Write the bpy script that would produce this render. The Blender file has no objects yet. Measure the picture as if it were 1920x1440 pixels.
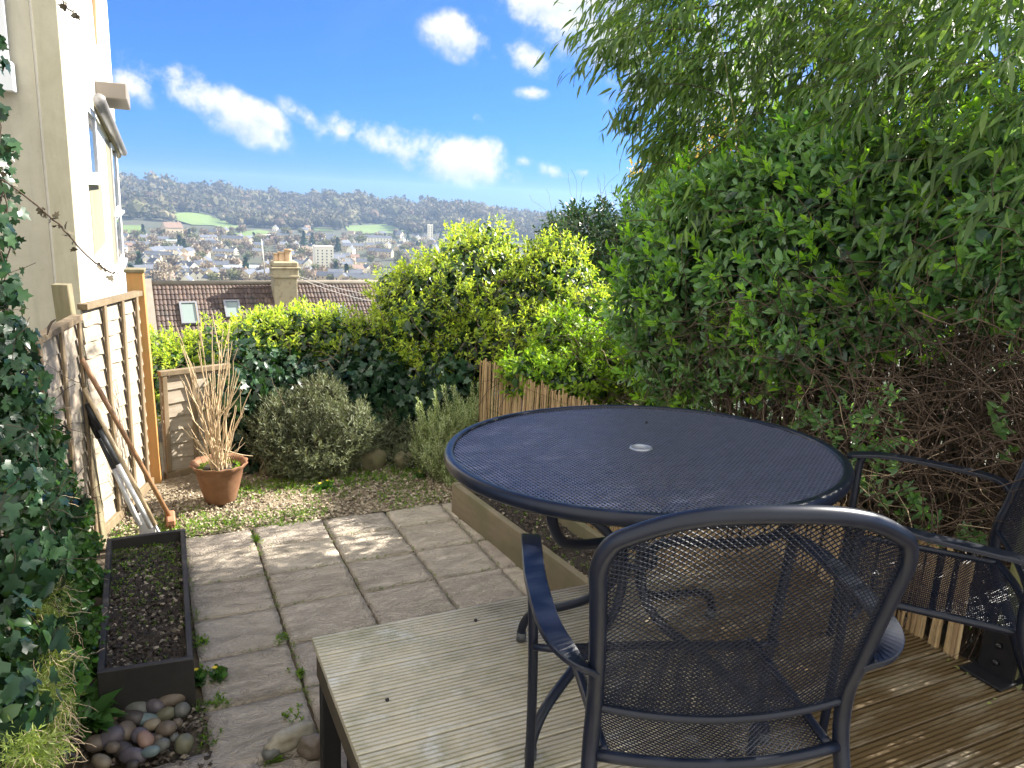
import bpy, math, random
import numpy as np
random.seed(7); rng = np.random.default_rng(11)
C = bpy.context.scene.collection
sc = bpy.context.scene
PI = math.pi
Z3 = np.array([0, 0, 1.0])

# ------------------------------------------------------------------ camera frame (metres; paving at z=0)
F = 1442.0
def _basis(pitch, roll, yaw):
    cy, sy = math.cos(yaw), math.sin(yaw)
    f = np.array([sy*math.cos(pitch), cy*math.cos(pitch), -math.sin(pitch)])
    r = np.array([cy, -sy, 0.0]); u = np.cross(r, f)
    c, s = math.cos(roll), math.sin(roll)
    return c*r+s*u, -s*r+c*u, f
RR, UU, FF = _basis(math.radians(13.466), math.radians(2.834), math.radians(25.935))
CAM = np.array([0, 0, 2.0])
def ray(x, y): return FF+RR*(x-960)/F-UU*(y-720)/F
def onz(x, y, z): d = ray(x, y); return CAM+d*((z-CAM[2])/d[2])
def ony(x, y, Y): d = ray(x, y); return CAM+d*(Y/d[1])
def onx(x, y, X): d = ray(x, y); return CAM+d*(X/d[0])
def atd(x, y, D): d = ray(x, y); return CAM+d*(D/math.hypot(d[0], d[1]))
def onpl(x, y, P, n): d = ray(x, y); return CAM+d*(np.dot(np.array(P)-CAM, n)/np.dot(d, n))

# ------------------------------------------------------------------ mesh helpers
class MB:
    """collects shapes, links them as one mesh object"""
    def __init__(s): s.v = []; s.f = []; s.n = 0; s.sm = []
    def add(s, v, f, smooth=False):
        v = np.asarray(v, float).reshape(-1, 3); s.v.append(v)
        s.f.extend([tuple(i+s.n for i in q) for q in f]); s.sm.extend([smooth]*len(f)); s.n += len(v); return s
    def box(s, c, size, R=None):
        h = np.array(size)/2.0
        v = np.array([(x, y, z) for x in (-1, 1) for y in (-1, 1) for z in (-1, 1)])*h
        if R is not None: v = v @ np.asarray(R).T
        v = v+np.array(c)
        return s.add(v, [(0, 1, 3, 2), (4, 6, 7, 5), (0, 4, 5, 1), (2, 3, 7, 6), (0, 2, 6, 4), (1, 5, 7, 3)])
    def bbox(s, c, size, R=None, b=.004):
        """box with chamfered edges"""
        h = np.array(size)/2.0; b = min(b, h.min()*.45); v = []; 
        for sx in (-1, 1):
            for sy in (-1, 1):
                for sz in (-1, 1):
                    S = np.array([sx, sy, sz])
                    for k in range(3):
                        p = S*h; q = p.copy()
                        for j in range(3):
                            if j != k: q[j] -= S[j]*b
                        v.append(q)
        v = np.array(v); idx = {}
        i = 0
        for sx in (-1, 1):
            for sy in (-1, 1):
                for sz in (-1, 1):
                    for k in range(3): idx[(sx, sy, sz, k)] = i; i += 1
        f = []
        for k in range(3):
            a, c2 = [j for j in range(3) if j != k]
            for sg in (-1, 1):
                q = []
                for (p, r) in ((-1, -1), (1, -1), (1, 1), (-1, 1)):
                    S = [0, 0, 0]; S[k] = sg; S[a] = p; S[c2] = r; q.append(idx[(*S, k)])
                f.append(q if (sg == 1) == (k != 1) else q[::-1])
        for k in range(3):   # edges along k
            a, c2 = [j for j in range(3) if j != k]
            for p in (-1, 1):
                for r in (-1, 1):
                    S1 = [0, 0, 0]; S1[a] = p; S1[c2] = r; S1[k] = -1
                    S2 = list(S1); S2[k] = 1
                    f.append([idx[(*S1, a)], idx[(*S1, c2)], idx[(*S2, c2)], idx[(*S2, a)]])
        for sx in (-1, 1):
            for sy in (-1, 1):
                for sz in (-1, 1): f.append([idx[(sx, sy, sz, k)] for k in range(3)])
        if R is not None: v = v @ np.asarray(R).T
        return s.add(v+np.array(c), f)
    def tube(s, pts, r, n=10, close=False, caps=True, flat=None):
        """swept round tube; flat=(w,t) sweeps a flat bar whose thickness points along z"""
        P = np.asarray(pts, float); m = len(P); r = np.broadcast_to(r, (m,)) if np.ndim(r) < 2 else r
        T = np.gradient(P, axis=0)
        if close: T = (np.roll(P, -1, 0)-np.roll(P, 1, 0))
        T /= np.linalg.norm(T, axis=1)[:, None]+1e-12
        a = np.array([0, 0, 1.0]) if abs(T[0][2]) < .9 else np.array([1.0, 0, 0])
        N = a-T[0]*np.dot(a, T[0]); N /= np.linalg.norm(N); V = []
        for i in range(m):
            if flat is not None: N = Z3-T[i]*T[i][2] if abs(T[i][2]) < .98 else N
            N = N-T[i]*np.dot(N, T[i]); N /= np.linalg.norm(N); B = np.cross(T[i], N)
            if flat is not None:
                w, t = flat; w = w*r[i]
                V += [P[i]+B*w/2+N*t/2*.5, P[i]+B*w/2*.9+N*t/2, P[i]-B*w/2*.9+N*t/2, P[i]-B*w/2+N*t/2*.5, P[i]-B*w/2-N*t/2, P[i]+B*w/2-N*t/2]
            else:
                for k in range(n):
                    an = 2*PI*k/n; V.append(P[i]+(N*math.cos(an)+B*math.sin(an))*r[i])
        if flat is not None: n = 6
        f = []
        for i in range(m if close else m-1):
            j = (i+1) % m
            for k in range(n):
                l = (k+1) % n; f.append((i*n+k, i*n+l, j*n+l, j*n+k))
        if not close and caps: f += [tuple(range(n))[::-1], tuple((m-1)*n+k for k in range(n))]
        return s.add(V, f, smooth=flat is None)
    def lathe(s, prof, c, n=32, mod=None):
        V = []; m = len(prof)
        for (r, z) in prof:
            for k in range(n):
                an = 2*PI*k/n; rr = r*(1+(mod(an, z) if mod else 0)); V.append((c[0]+rr*math.cos(an), c[1]+rr*math.sin(an), c[2]+z))
        f = [(i*n+k, i*n+(k+1) % n, (i+1)*n+(k+1) % n, (i+1)*n+k) for i in range(m-1) for k in range(n)]
        return s.add(V, f, True)
    def build(s, name, mat, parent=None):
        v = np.concatenate(s.v) if s.v else np.zeros((0, 3))
        me = bpy.data.meshes.new(name); me.from_pydata(v.tolist(), [], s.f)
        me.polygons.foreach_set('use_smooth', s.sm); me.update()
        return link(name, me, mat, parent)
def link(name, me, mat, parent=None, loc=None):
    if mat is not None: me.materials.append(mat)
    o = bpy.data.objects.new(name, me); C.objects.link(o)
    if parent is not None:
        o.parent = parent
        o.matrix_parent_inverse.identity()
        L = world_loc(parent)
        if loc is None and (L != 0).any():
            co = np.empty(len(me.vertices)*3); me.vertices.foreach_get('co', co)
            co = co.reshape(-1, 3)-L
            rz = parent.rotation_euler.z
            if rz:
                c, s_ = math.cos(-rz), math.sin(-rz); co = co @ np.array([[c, s_, 0], [-s_, c, 0], [0, 0, 1]])
            me.vertices.foreach_set('co', co.ravel()); me.update()
    return o
def world_loc(o):
    L = np.array(o.location)
    while o.parent is not None: o = o.parent; L = L+np.array(o.location)
    return L
def arr_mesh(name, V, faces_by_size, smooth=True):
    """V (n,3); faces_by_size: list of int arrays (m,k)"""
    me = bpy.data.meshes.new(name); me.vertices.add(len(V)); me.vertices.foreach_set('co', np.ascontiguousarray(V, dtype=np.float32).ravel())
    tot = sum(a.size for a in faces_by_size); npoly = sum(len(a) for a in faces_by_size)
    me.loops.add(tot); me.polygons.add(npoly)
    me.loops.foreach_set('vertex_index', np.concatenate([a.ravel() for a in faces_by_size]).astype(np.int32))
    st = []; o = 0
    for a in faces_by_size:
        st.append(o+np.arange(len(a))*a.shape[1]); o += a.size
    me.polygons.foreach_set('loop_start', np.concatenate(st).astype(np.int32))
    me.polygons.foreach_set('use_smooth', np.full(npoly, smooth)); me.update(calc_edges=True); me.validate()
    return me
def nrm(a): return a/(np.linalg.norm(a, axis=-1, keepdims=True)+1e-9)
class Cloud:
    """many small copies of a template, as numpy arrays"""
    def __init__(s): s.V = []; s.F = {}; s.n = 0
    def inst(s, tv, tf, P, M, S):
        """tv (k,3), tf list of tuples, P (n,3), M (n,3,3) columns = axes, S (n,) or (n,3)"""
        n = len(P); k = len(tv)
        if n == 0: return
        S = np.asarray(S, float); S = S[:, None] if S.ndim == 1 else S
        W = tv[None]*S[:, None, :]
        W = np.einsum('nij,nkj->nki', M, W)+P[:, None]
        s.V.append(W.reshape(-1, 3))
        for q in tf:
            b = np.array(q)[None]+(np.arange(n)*k)[:, None]+s.n
            s.F.setdefault(len(q), []).append(b)
        s.n += n*k
    def tubes(s, P, R, k=3):
        """P (n,m,3) polylines, R (n,m) radii"""
        n, m, _ = P.shape; T = nrm(np.gradient(P, axis=1)); a = np.array([.31, .17, .93])
        N = nrm(np.cross(T, a)); B = np.cross(T, N)
        an = 2*PI*np.arange(k)/k
        V = P[:, :, None]+R[:, :, None, None]*(N[:, :, None]*np.cos(an)[:, None]+B[:, :, None]*np.sin(an)[:, None])
        s.V.append(V.reshape(-1, 3))
        base = s.n+(np.arange(n)*m*k)[:, None, None]; i = (np.arange(m-1)*k)[None, :, None]; j = np.arange(k)[None, None]; l = (j+1) % k
        f = np.stack([base+i+j, base+i+l, base+i+k+l, base+i+k+j], -1).reshape(-1, 4)
        s.F.setdefault(4, []).append(f); s.n += n*m*k
    def build(s, name, mat, parent=None, smooth=True):
        me = arr_mesh(name, np.concatenate(s.V), [np.concatenate(v) for v in s.F.values()], smooth)
        return link(name, me, mat, parent)
def axes(d, hint):
    d = nrm(d); x = nrm(np.cross(d, hint)); z = np.cross(x, d); return np.stack([x, d, z], -1)
def rnd_dirs(n): return nrm(rng.normal(size=(n, 3)))
# leaf templates (unit length along +y, face +z)
def leaf_t(w=.42, fold=.12, curl=.15):
    v = np.array([(0, 0, 0), (-w*.42, .28, fold*.5), (0, .28, 0), (w*.42, .28, fold*.5), (-w*.45, .62, fold*.6-curl*.3), (0, .65, -curl*.35), (w*.45, .62, fold*.6-curl*.3), (0, 1, -curl)])
    return v, [(0, 2, 1), (0, 3, 2), (1, 2, 5, 4), (2, 3, 6, 5), (4, 5, 7), (5, 6, 7)]
def leaf_s(w=.4, fold=.1, curl=.1):
    v = np.array([(0, 0, 0), (-w/2, .5, fold), (0, .5, 0), (w/2, .5, fold), (0, 1, -curl)])
    return v, [(0, 2, 1), (0, 3, 2), (1, 2, 4), (2, 3, 4)]
def ivy_t():
    o = [(0, 0), (-.30, -.12), (-.52, .14), (-.30, .30), (-.42, .62), (-.16, .62), (0, 1), (.16, .62), (.42, .62), (.30, .30), (.52, .14), (.30, -.12)]
    v = [(0, .28, 0)]+[(x, y, .10*abs(x)*(-1 if y > .5 else 1)-.12*max(0, y-.4)) for x, y in o]
    return np.array(v), [(0, i+1 if i < 12 else 1, i) if False else (0, i, (i % 12)+1) for i in range(1, 13)]
def round_t():
    an = np.linspace(0, 2*PI, 9)[:-1]-PI/2
    v = [(0, .5, -.03)]+[(.48*math.cos(a)*(1 if k else .2), .5+.5*math.sin(a), .05+.04*math.cos(2*a)) for k, a in enumerate(an)]
    return np.array(v), [(0, i, (i % 8)+1) for i in range(1, 9)]
LEAF = leaf_t(); LEAFW = leaf_t(.55, .12, .18); SMALL = leaf_s(); BAM = leaf_t(.15, .02, .22); NEEDLE = leaf_s(.2, .02, .1); IVY = ivy_t(); ROUND = round_t()
SIL = leaf_s(.2, .04, .15)

def props(o, label=None, cat=None, group=None, kind=None):
    if label: o['label'] = label
    if cat: o['category'] = cat
    if group: o['group'] = group
    if kind: o['kind'] = kind
    return o
def empty(name, loc, label=None, cat=None, group=None, rz=0):
    o = bpy.data.objects.new(name, None); o.empty_display_size = .1; C.objects.link(o)
    o.location = [float(a) for a in loc]; o.rotation_euler = (0, 0, rz)
    return props(o, label, cat, group)
def copy_tree(o, loc, rz=0, scale=None, label=None, group=None):
    r = o.copy(); C.objects.link(r); r.location = [float(a) for a in loc]; r.rotation_euler = (0, 0, rz)
    if scale is not None: r.scale = scale if hasattr(scale, '__len__') else (scale,)*3
    if label: r['label'] = label
    if group: r['group'] = group
    for ch in list(o.children):
        c = ch.copy(); C.objects.link(c); c.parent = r
        for g in list(ch.children):
            d = g.copy(); C.objects.link(d); d.parent = c
    return r

# ------------------------------------------------------------------ materials
def N(nt, t, **k):
    n = nt.nodes.new(t)
    for a, b in k.items():
        if a in n.inputs: n.inputs[a].default_value = b
        else: setattr(n, a, b)
    return n
def newmat(name):
    m = bpy.data.materials.new(name); m.use_nodes = True; nt = m.node_tree; nt.nodes.clear()
    out = nt.nodes.new('ShaderNodeOutputMaterial'); b = nt.nodes.new('ShaderNodeBsdfPrincipled')
    nt.links.new(b.outputs[0], out.inputs[0]); return m, nt, b, out
def ramp(nt, fac, cols, interp='LINEAR'):
    r = nt.nodes.new('ShaderNodeValToRGB'); r.color_ramp.interpolation = interp
    e = r.color_ramp.elements
    while len(e) < len(cols): e.new(.5)
    for i, (p, c) in enumerate(cols): e[i].position = p; e[i].color = (*c, 1)
    nt.links.new(fac, r.inputs[0]); return r.outputs[0]
def coords(nt, scale=(1, 1, 1), rot=(0, 0, 0)):
    t = nt.nodes.new('ShaderNodeTexCoord'); m = nt.nodes.new('ShaderNodeMapping'); m.inputs['Scale'].default_value = scale; m.inputs['Rotation'].default_value = rot
    nt.links.new(t.outputs['Object'], m.inputs[0]); return m.outputs[0]
def noise(nt, vec, scale, detail=5, rough=.6, dist=0):
    n = nt.nodes.new('ShaderNodeTexNoise'); n.inputs['Scale'].default_value = scale; n.inputs['Detail'].default_value = detail
    n.inputs['Roughness'].default_value = rough; n.inputs['Distortion'].default_value = dist; nt.links.new(vec, n.inputs['Vector']); return n.outputs[0]
def mixc(nt, fac, a, b, mode='MIX'):
    m = nt.nodes.new('ShaderNodeMix'); m.data_type = 'RGBA'; m.blend_type = mode
    if isinstance(fac, (int, float)): m.inputs[0].default_value = fac
    else: nt.links.new(fac, m.inputs[0])
    for s_, c in ((6, a), (7, b)):
        if isinstance(c, tuple): m.inputs[s_].default_value = (*c, 1)
        else: nt.links.new(c, m.inputs[s_])
    return m.outputs[2]
def bump(nt, b, h, strength=.4, dist=.01):
    n = nt.nodes.new('ShaderNodeBump'); n.inputs['Strength'].default_value = strength; n.inputs['Distance'].default_value = dist
    nt.links.new(h, n.inputs['Height']); nt.links.new(n.outputs[0], b.inputs['Normal'])
def simple(name, cols, scale=8, rough=.7, metallic=0, bmp=0, bdist=.005, stretch=(1, 1, 1), detail=6, spec=.5, dist=0):
    m, nt, b, _ = newmat(name); v = coords(nt, stretch); n = noise(nt, v, scale, detail, .65, dist)
    k = len(cols); c = ramp(nt, n, [(.3+.4*i/max(1, k-1), cc) for i, cc in enumerate(cols)]) if k > 1 else None
    if c is not None: nt.links.new(c, b.inputs['Base Color'])
    else: b.inputs['Base Color'].default_value = (*cols[0], 1)
    b.inputs['Roughness'].default_value = rough; b.inputs['Metallic'].default_value = metallic; b.inputs['Specular IOR Level'].default_value = spec
    if bmp: bump(nt, b, noise(nt, v, scale*4, 6, .7), bmp, bdist)
    return m
def leafmat(name, cols, trans=.35, rough=.45, tcol=None, spec=.4, patch=None):
    """cols: from dark to light, chosen per leaf"""
    m, nt, b, out = newmat(name); g = nt.nodes.new('ShaderNodeNewGeometry')
    c = ramp(nt, g.outputs['Random Per Island'], [(i/max(1, len(cols)-1), cc) for i, cc in enumerate(cols)])
    v = coords(nt); big = noise(nt, v, patch or 2.0, 2, .5)
    hs = nt.nodes.new('ShaderNodeHueSaturation'); nt.links.new(c, hs.inputs['Color'])
    mp = nt.nodes.new('ShaderNodeMapRange'); mp.inputs[1].default_value = .3; mp.inputs[2].default_value = .7; mp.inputs[3].default_value = .7; mp.inputs[4].default_value = 1.35
    nt.links.new(big, mp.inputs[0]); nt.links.new(mp.outputs[0], hs.inputs['Value'])
    nt.links.new(hs.outputs[0], b.inputs['Base Color']); b.inputs['Roughness'].default_value = rough; b.inputs['Specular IOR Level'].default_value = spec
    t = nt.nodes.new('ShaderNodeBsdfTranslucent'); tc = mixc(nt, 1.0, hs.outputs[0], tcol or (1.6, 1.7, .5), 'MULTIPLY'); nt.links.new(tc, t.inputs[0])
    mx = nt.nodes.new('ShaderNodeMixShader'); mx.inputs[0].default_value = trans
    nt.links.new(b.outputs[0], mx.inputs[1]); nt.links.new(t.outputs[0], mx.inputs[2]); nt.links.new(mx.outputs[0], out.inputs[0]); return m

METAL = simple('powder_coated_metal', [(.006, .0085, .017), (.009, .012, .023)], 30, .34, 0, .15, .0006, spec=.32)
MESHM = simple('coated_steel_mesh', [(.006, .008, .015), (.010, .012, .021)], 40, .40, spec=.22)
PLASTIC = simple('grey_plastic', [(.06, .065, .07)], 10, .5)
BLACK = simple('black_grip', [(.012, .012, .014)], 10, .45)
WHITEM = simple('white_paint', [(.72, .73, .74), (.8, .8, .8)], 10, .45)
SILVER = simple('silver_metal', [(.62, .63, .65), (.72, .72, .72)], 15, .3, .6)

# ------------------------------------------------------------------ world, sun
SUN_EL, SUN_AZ = math.radians(35), math.radians(86)     # azimuth clockwise from +Y
w = bpy.data.worlds.new('World'); sc.world = w; w.use_nodes = True; nt = w.node_tree; nt.nodes.clear()
def M_(op, a, b=None, c=None, clamp=False):
    n = nt.nodes.new('ShaderNodeMath'); n.operation = op; n.use_clamp = clamp
    for i, x in enumerate((a, b, c)):
        if x is None: continue
        if isinstance(x, (int, float)): n.inputs[i].default_value = x
        else: nt.links.new(x, n.inputs[i])
    return n.outputs[0]
def DOT(v, d):
    n = nt.nodes.new('ShaderNodeVectorMath'); n.operation = 'DOT_PRODUCT'; nt.links.new(v, n.inputs[0]); n.inputs[1].default_value = tuple(float(q) for q in d); return n.outputs['Value']
out = nt.nodes.new('ShaderNodeOutputWorld'); bg = nt.nodes.new('ShaderNodeBackground'); sky = nt.nodes.new('ShaderNodeTexSky')
sky.sky_type = 'NISHITA'; sky.sun_disc = False; sky.sun_elevation = SUN_EL; sky.sun_rotation = SUN_AZ; sky.altitude = 100; sky.air_density = 1.0; sky.dust_density = .25; sky.ozone_density = 3.0
SKY_STRENGTH = .085
bg.inputs[1].default_value = SKY_STRENGTH
tc = nt.nodes.new('ShaderNodeTexCoord'); D = tc.outputs['Generated']
# clouds: soft patches of cumulus fixed in the sky by compass direction and height
CL = [  # px of the centre, half length, half height, tilt(deg, + = falls to the right), weight
    (395, 193, 150, 36, 24, 1.0), (250, 165, 60, 26, 10, .75), (345, 158, 55, 26, 5, .8), (480, 222, 60, 28, 12, .95), (565, 215, 50, 16, 30, .55), (700, 262, 95, 36, 8, 1.1), (650, 250, 50, 20, 4, .9), (760, 285, 70, 26, 10, 1.0), (845, 298, 120, 36, 12, 1.0), (905, 290, 45, 28, 0, .9),
    (870, 70, 80, 36, 10, .9), (980, 108, 55, 24, 25, .95), (1060, 8, 120, 40, 5, 1.0), (1160, 60, 160, 70, 10, .9), (995, 175, 34, 12, 5, .6), (1040, 322, 34, 14, 18, .85), (980, 303, 26, 10, 5, .6), (1090, 325, 16, 8, 0, .6),
    (1400, 120, 260, 120, 0, .85), (1750, 60, 400, 130, 0, .7), (890, 222, 24, 12, 20, .45), (-300, 100, 300, 60, 10, .8), (1900, 300, 400, 60, 0, .8)]
wf = nt.nodes.new('ShaderNodeTexNoise'); wf.inputs['Scale'].default_value = 34; wf.inputs['Detail'].default_value = 6; wf.inputs['Roughness'].default_value = .6; nt.links.new(D, wf.inputs[0])
dens = None; shd = None
wn = nt.nodes.new('ShaderNodeTexNoise'); wn.inputs['Scale'].default_value = 11; wn.inputs['Detail'].default_value = 8; wn.inputs['Roughness'].default_value = .58; wn.inputs['Distortion'].default_value = .3; nt.links.new(D, wn.inputs[0])
for (px, py, hl, hh, tilt, wt) in CL:
    d0 = nrm(ray(px, py)); k = hl/F; t = math.radians(tilt)
    a_ = RR*math.cos(t)-UU*math.sin(t); b_ = RR*math.sin(t)+UU*math.cos(t)
    a_ = nrm(a_-d0*np.dot(a_, d0)); b_ = nrm(b_-d0*np.dot(b_, d0))
    sc_ = np.linalg.norm(ray(px, py))
    u = M_('DIVIDE', DOT(D, a_), hl*1.35/F/sc_); v = M_('DIVIDE', DOT(D, b_), hh*1.6/F/sc_)
    front = M_('GREATER_THAN', DOT(D, d0), 0)
    q = M_('SUBTRACT', 1, M_('SQRT', M_('ADD', M_('MULTIPLY', u, u), M_('MULTIPLY', v, v))))
    q = M_('MULTIPLY', M_('MULTIPLY', M_('MAXIMUM', q, 0), wt), front)
    dens = q if dens is None else M_('MAXIMUM', dens, q)
    q2 = M_('MULTIPLY', q, M_('ADD', .45, M_('MULTIPLY', v, .9), clamp=True)); shd = q2 if shd is None else M_('MAXIMUM', shd, q2)
nz = M_('MULTIPLY', M_('ADD', M_('SUBTRACT', wn.outputs[0], .5), M_('MULTIPLY', M_('SUBTRACT', wf.outputs[0], .5), .45)), 2.7)
dn = M_('ADD', dens, M_('MULTIPLY', nz, M_('MINIMUM', M_('MULTIPLY', dens, 3.0), 1)))
mr = nt.nodes.new('ShaderNodeMapRange'); mr.interpolation_type = 'SMOOTHSTEP'; mr.inputs[1].default_value = .10; mr.inputs[2].default_value = .80; nt.links.new(dn, mr.inputs[0])
# thin high veil
vn = nt.nodes.new('ShaderNodeTexNoise'); vn.inputs['Scale'].default_value = 3; vn.inputs['Detail'].default_value = 6; vn.inputs['Distortion'].default_value = 1.2; nt.links.new(D, vn.inputs[0])
mv = nt.nodes.new('ShaderNodeMapRange'); mv.interpolation_type = 'SMOOTHSTEP'; mv.inputs[1].default_value = .5; mv.inputs[2].default_value = .85; mv.inputs[4].default_value = .22; nt.links.new(vn.outputs[0], mv.inputs[0])
cov = M_('MAXIMUM', mr.outputs[0], mv.outputs[0])
def wmix(f, a, b):
    m = nt.nodes.new('ShaderNodeMix'); m.data_type = 'RGBA'; nt.links.new(f, m.inputs[0]); 
    for i, x in ((6, a), (7, b)):
        if isinstance(x, tuple): m.inputs[i].default_value = (*x, 1)
        else: nt.links.new(x, m.inputs[i])
    return m.outputs[2]
ms = nt.nodes.new('ShaderNodeMapRange'); ms.inputs[1].default_value = .0; ms.inputs[2].default_value = .6; ms_in = M_('ADD', M_('DIVIDE', shd, M_('MAXIMUM', dens, .01)), M_('MULTIPLY', M_('SUBTRACT', wf.outputs[0], .5), 1.2)); nt.links.new(ms_in, ms.inputs[0])
ccol = wmix(ms.outputs[0], (2.2, 2.65, 3.2), (3.8, 3.8, 3.7))
skt = nt.nodes.new('ShaderNodeMix'); skt.data_type = 'RGBA'; skt.blend_type = 'MULTIPLY'; skt.inputs[0].default_value = 1; nt.links.new(sky.outputs[0], skt.inputs[6]); skt.inputs[7].default_value = (.215, .365, .69, 1)
sz = nt.nodes.new('ShaderNodeMapRange'); sz.interpolation_type = 'SMOOTHSTEP'; sz.inputs[1].default_value = -.02; sz.inputs[2].default_value = .34; nt.links.new(DOT(D, (0, 0, 1)), sz.inputs[0])
skh = nt.nodes.new('ShaderNodeMix'); skh.data_type = 'RGBA'; skh.blend_type = 'MULTIPLY'; skh.inputs[0].default_value = 1; nt.links.new(skt.outputs[2], skh.inputs[6]); nt.links.new(wmix(sz.outputs[0], (.50, .74, .95), (.92, .96, 1.0)), skh.inputs[7])
fin0 = wmix(cov, skh.outputs[2], ccol)
# broad bright cloud bank, added as fill light in the unseen sky behind
bkd = DOT(D, nrm(-FF*np.array([1, 1, 0])+Z3*.55)); bkn = M_('ADD', bkd, M_('MULTIPLY', M_('SUBTRACT', vn.outputs[0], .5), 1.0)); mb_ = nt.nodes.new('ShaderNodeMapRange'); mb_.interpolation_type = 'SMOOTHSTEP'; mb_.inputs[1].default_value = .15; mb_.inputs[2].default_value = .6; nt.links.new(bkn, mb_.inputs[0])
fin = wmix(mb_.outputs[0], fin0, (6.3, 6.2, 5.9))
nt.links.new(fin, bg.inputs[0]); nt.links.new(bg.outputs[0], out.inputs[0])

sl = bpy.data.lights.new('sun', 'SUN'); sl.energy = 4.9; sl.angle = math.radians(.5); sl.color = (1, .94, .84)
so = bpy.data.objects.new('sun', sl); C.objects.link(so)
sd = np.array([math.sin(SUN_AZ)*math.cos(SUN_EL), math.cos(SUN_AZ)*math.cos(SUN_EL), math.sin(SUN_EL)])
from mathutils import Vector, Matrix
so.rotation_euler = Vector(sd).to_track_quat('Z', 'Y').to_euler(); so.location = (20, 0, 20)

cam = bpy.data.cameras.new('camera'); co = bpy.data.objects.new('camera', cam); C.objects.link(co); sc.camera = co
cam.sensor_width = 36; cam.lens = F*36/1920; cam.clip_end = 6000; cam.clip_start = .02
co.matrix_world = Matrix([[RR[0], UU[0], -FF[0], CAM[0]], [RR[1], UU[1], -FF[1], CAM[1]], [RR[2], UU[2], -FF[2], CAM[2]], [0, 0, 0, 1]])
sc.view_settings.view_transform = 'Standard'; sc.view_settings.look = 'None'; sc.view_settings.exposure = 1.85; sc.view_settings.gamma = 1
sc.cycles.max_bounces = 6; sc.cycles.diffuse_bounces = 3; sc.cycles.glossy_bounces = 3; sc.cycles.transmission_bounces = 4; sc.cycles.transparent_max_bounces = 8; sc.cycles.volume_bounces = 0
sc.cycles.use_denoising = True; sc.cycles.use_adaptive_sampling = True; sc.cycles.adaptive_threshold = .02; sc.cycles.sample_clamp_indirect = 6

# ------------------------------------------------------------------ far terrain
def bump2(x, y, s, seed): return math.sin(x/s+seed)*math.cos(y/s*1.3+seed*2)+.5*math.sin(x/s*2.3+y/s*1.7+seed)
RID = [(-800, 335), (100, 338), (230, 349), (300, 353), (400, 363), (500, 374), (560, 380), (620, 377), (650, 386), (720, 396), (800, 396), (900, 401), (1000, 411), (1050, 413), (1400, 425), (2400, 450)]
_az = []; _el = []
for (x, y) in RID:
    d = ray(x, y); _az.append(math.atan2(d[0], d[1])); _el.append(d[2]/math.hypot(d[0], d[1]))
def terr(X, Y):
    X = np.asarray(X, float); Y = np.asarray(Y, float); r = np.hypot(X, Y); az = np.arctan2(X, Y)
    rid = 2+np.interp(az, _az, _el)*1800
    near = np.interp(r, [0, 7.5, 9, 14, 30, 45, 150, 450, 1000, 1230], [-.06, -.06, -.6, -3.0, -7.5, -9.5, -26, -57, -60, -58])
    t = np.clip((r-1230)/(1800-1230), 0, 1); s = t*t*(3-2*t)*.6+t*.4
    z = np.where(r <= 1230, near, -58+(rid+58)*s)
    und = (np.sin(X/130+1)*np.cos(Y/170)+.6*np.sin(X/61+Y/83))*np.clip((r-300)/600, 0, 1)*np.clip((1800-r)/500, 0, 1)*5+(np.sin(X/95+2.0+Y/210)+.5*np.sin(X/41-Y/77))*np.clip((r-1230)/200, 0, 1)*np.clip((1790-r)/160, 0, 1)*11
    z = z+und
    return np.where(r > 1800, rid-(r-1800)*.05, z)
def hit(px, py, r0=60):
    d = ray(px, py); h = math.hypot(d[0], d[1]); rs = np.arange(r0, 2300, 4.0)
    P = CAM[None]+d[None]*(rs/h)[:, None]; b = P[:, 2] <= terr(P[:, 0], P[:, 1])
    if not b.any(): return None
    i = int(np.argmax(b)); p = P[i]; return np.array([p[0], p[1], float(terr(p[0], p[1]))])
def proj(P):
    P = np.atleast_2d(P)-CAM; k = P@FF; return np.stack([960+F*(P@RR)/k, 720-F*(P@UU)/k], -1)
azs = np.linspace(-1.3, 1.6, 200); rs = np.concatenate([np.linspace(0.5, 9, 10), np.linspace(10, 60, 20), np.linspace(70, 1200, 60), np.linspace(1215, 1850, 70), np.linspace(1900, 2500, 6)])
A_, R_ = np.meshgrid(azs, rs, indexing='ij'); TX = R_*np.sin(A_); TY = R_*np.cos(A_); TZ = terr(TX, TY)
V = np.stack([TX, TY, TZ], -1).reshape(-1, 3); m_ = len(rs); i, j = np.meshgrid(np.arange(len(azs)-1), np.arange(m_-1), indexing='ij')
Fq = np.stack([i*m_+j, i*m_+j+1, (i+1)*m_+j+1, (i+1)*m_+j], -1).reshape(-1, 4)
TERR = simple('valley_ground', [(.035, .045, .02), (.06, .065, .03), (.075, .06, .04)], .012, .95)
o = link('terrain', arr_mesh('terrain', V, [Fq[:, ::-1]]), TERR); props(o, 'far valley floor and wooded hillside behind the garden', kind='structure')

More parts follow.
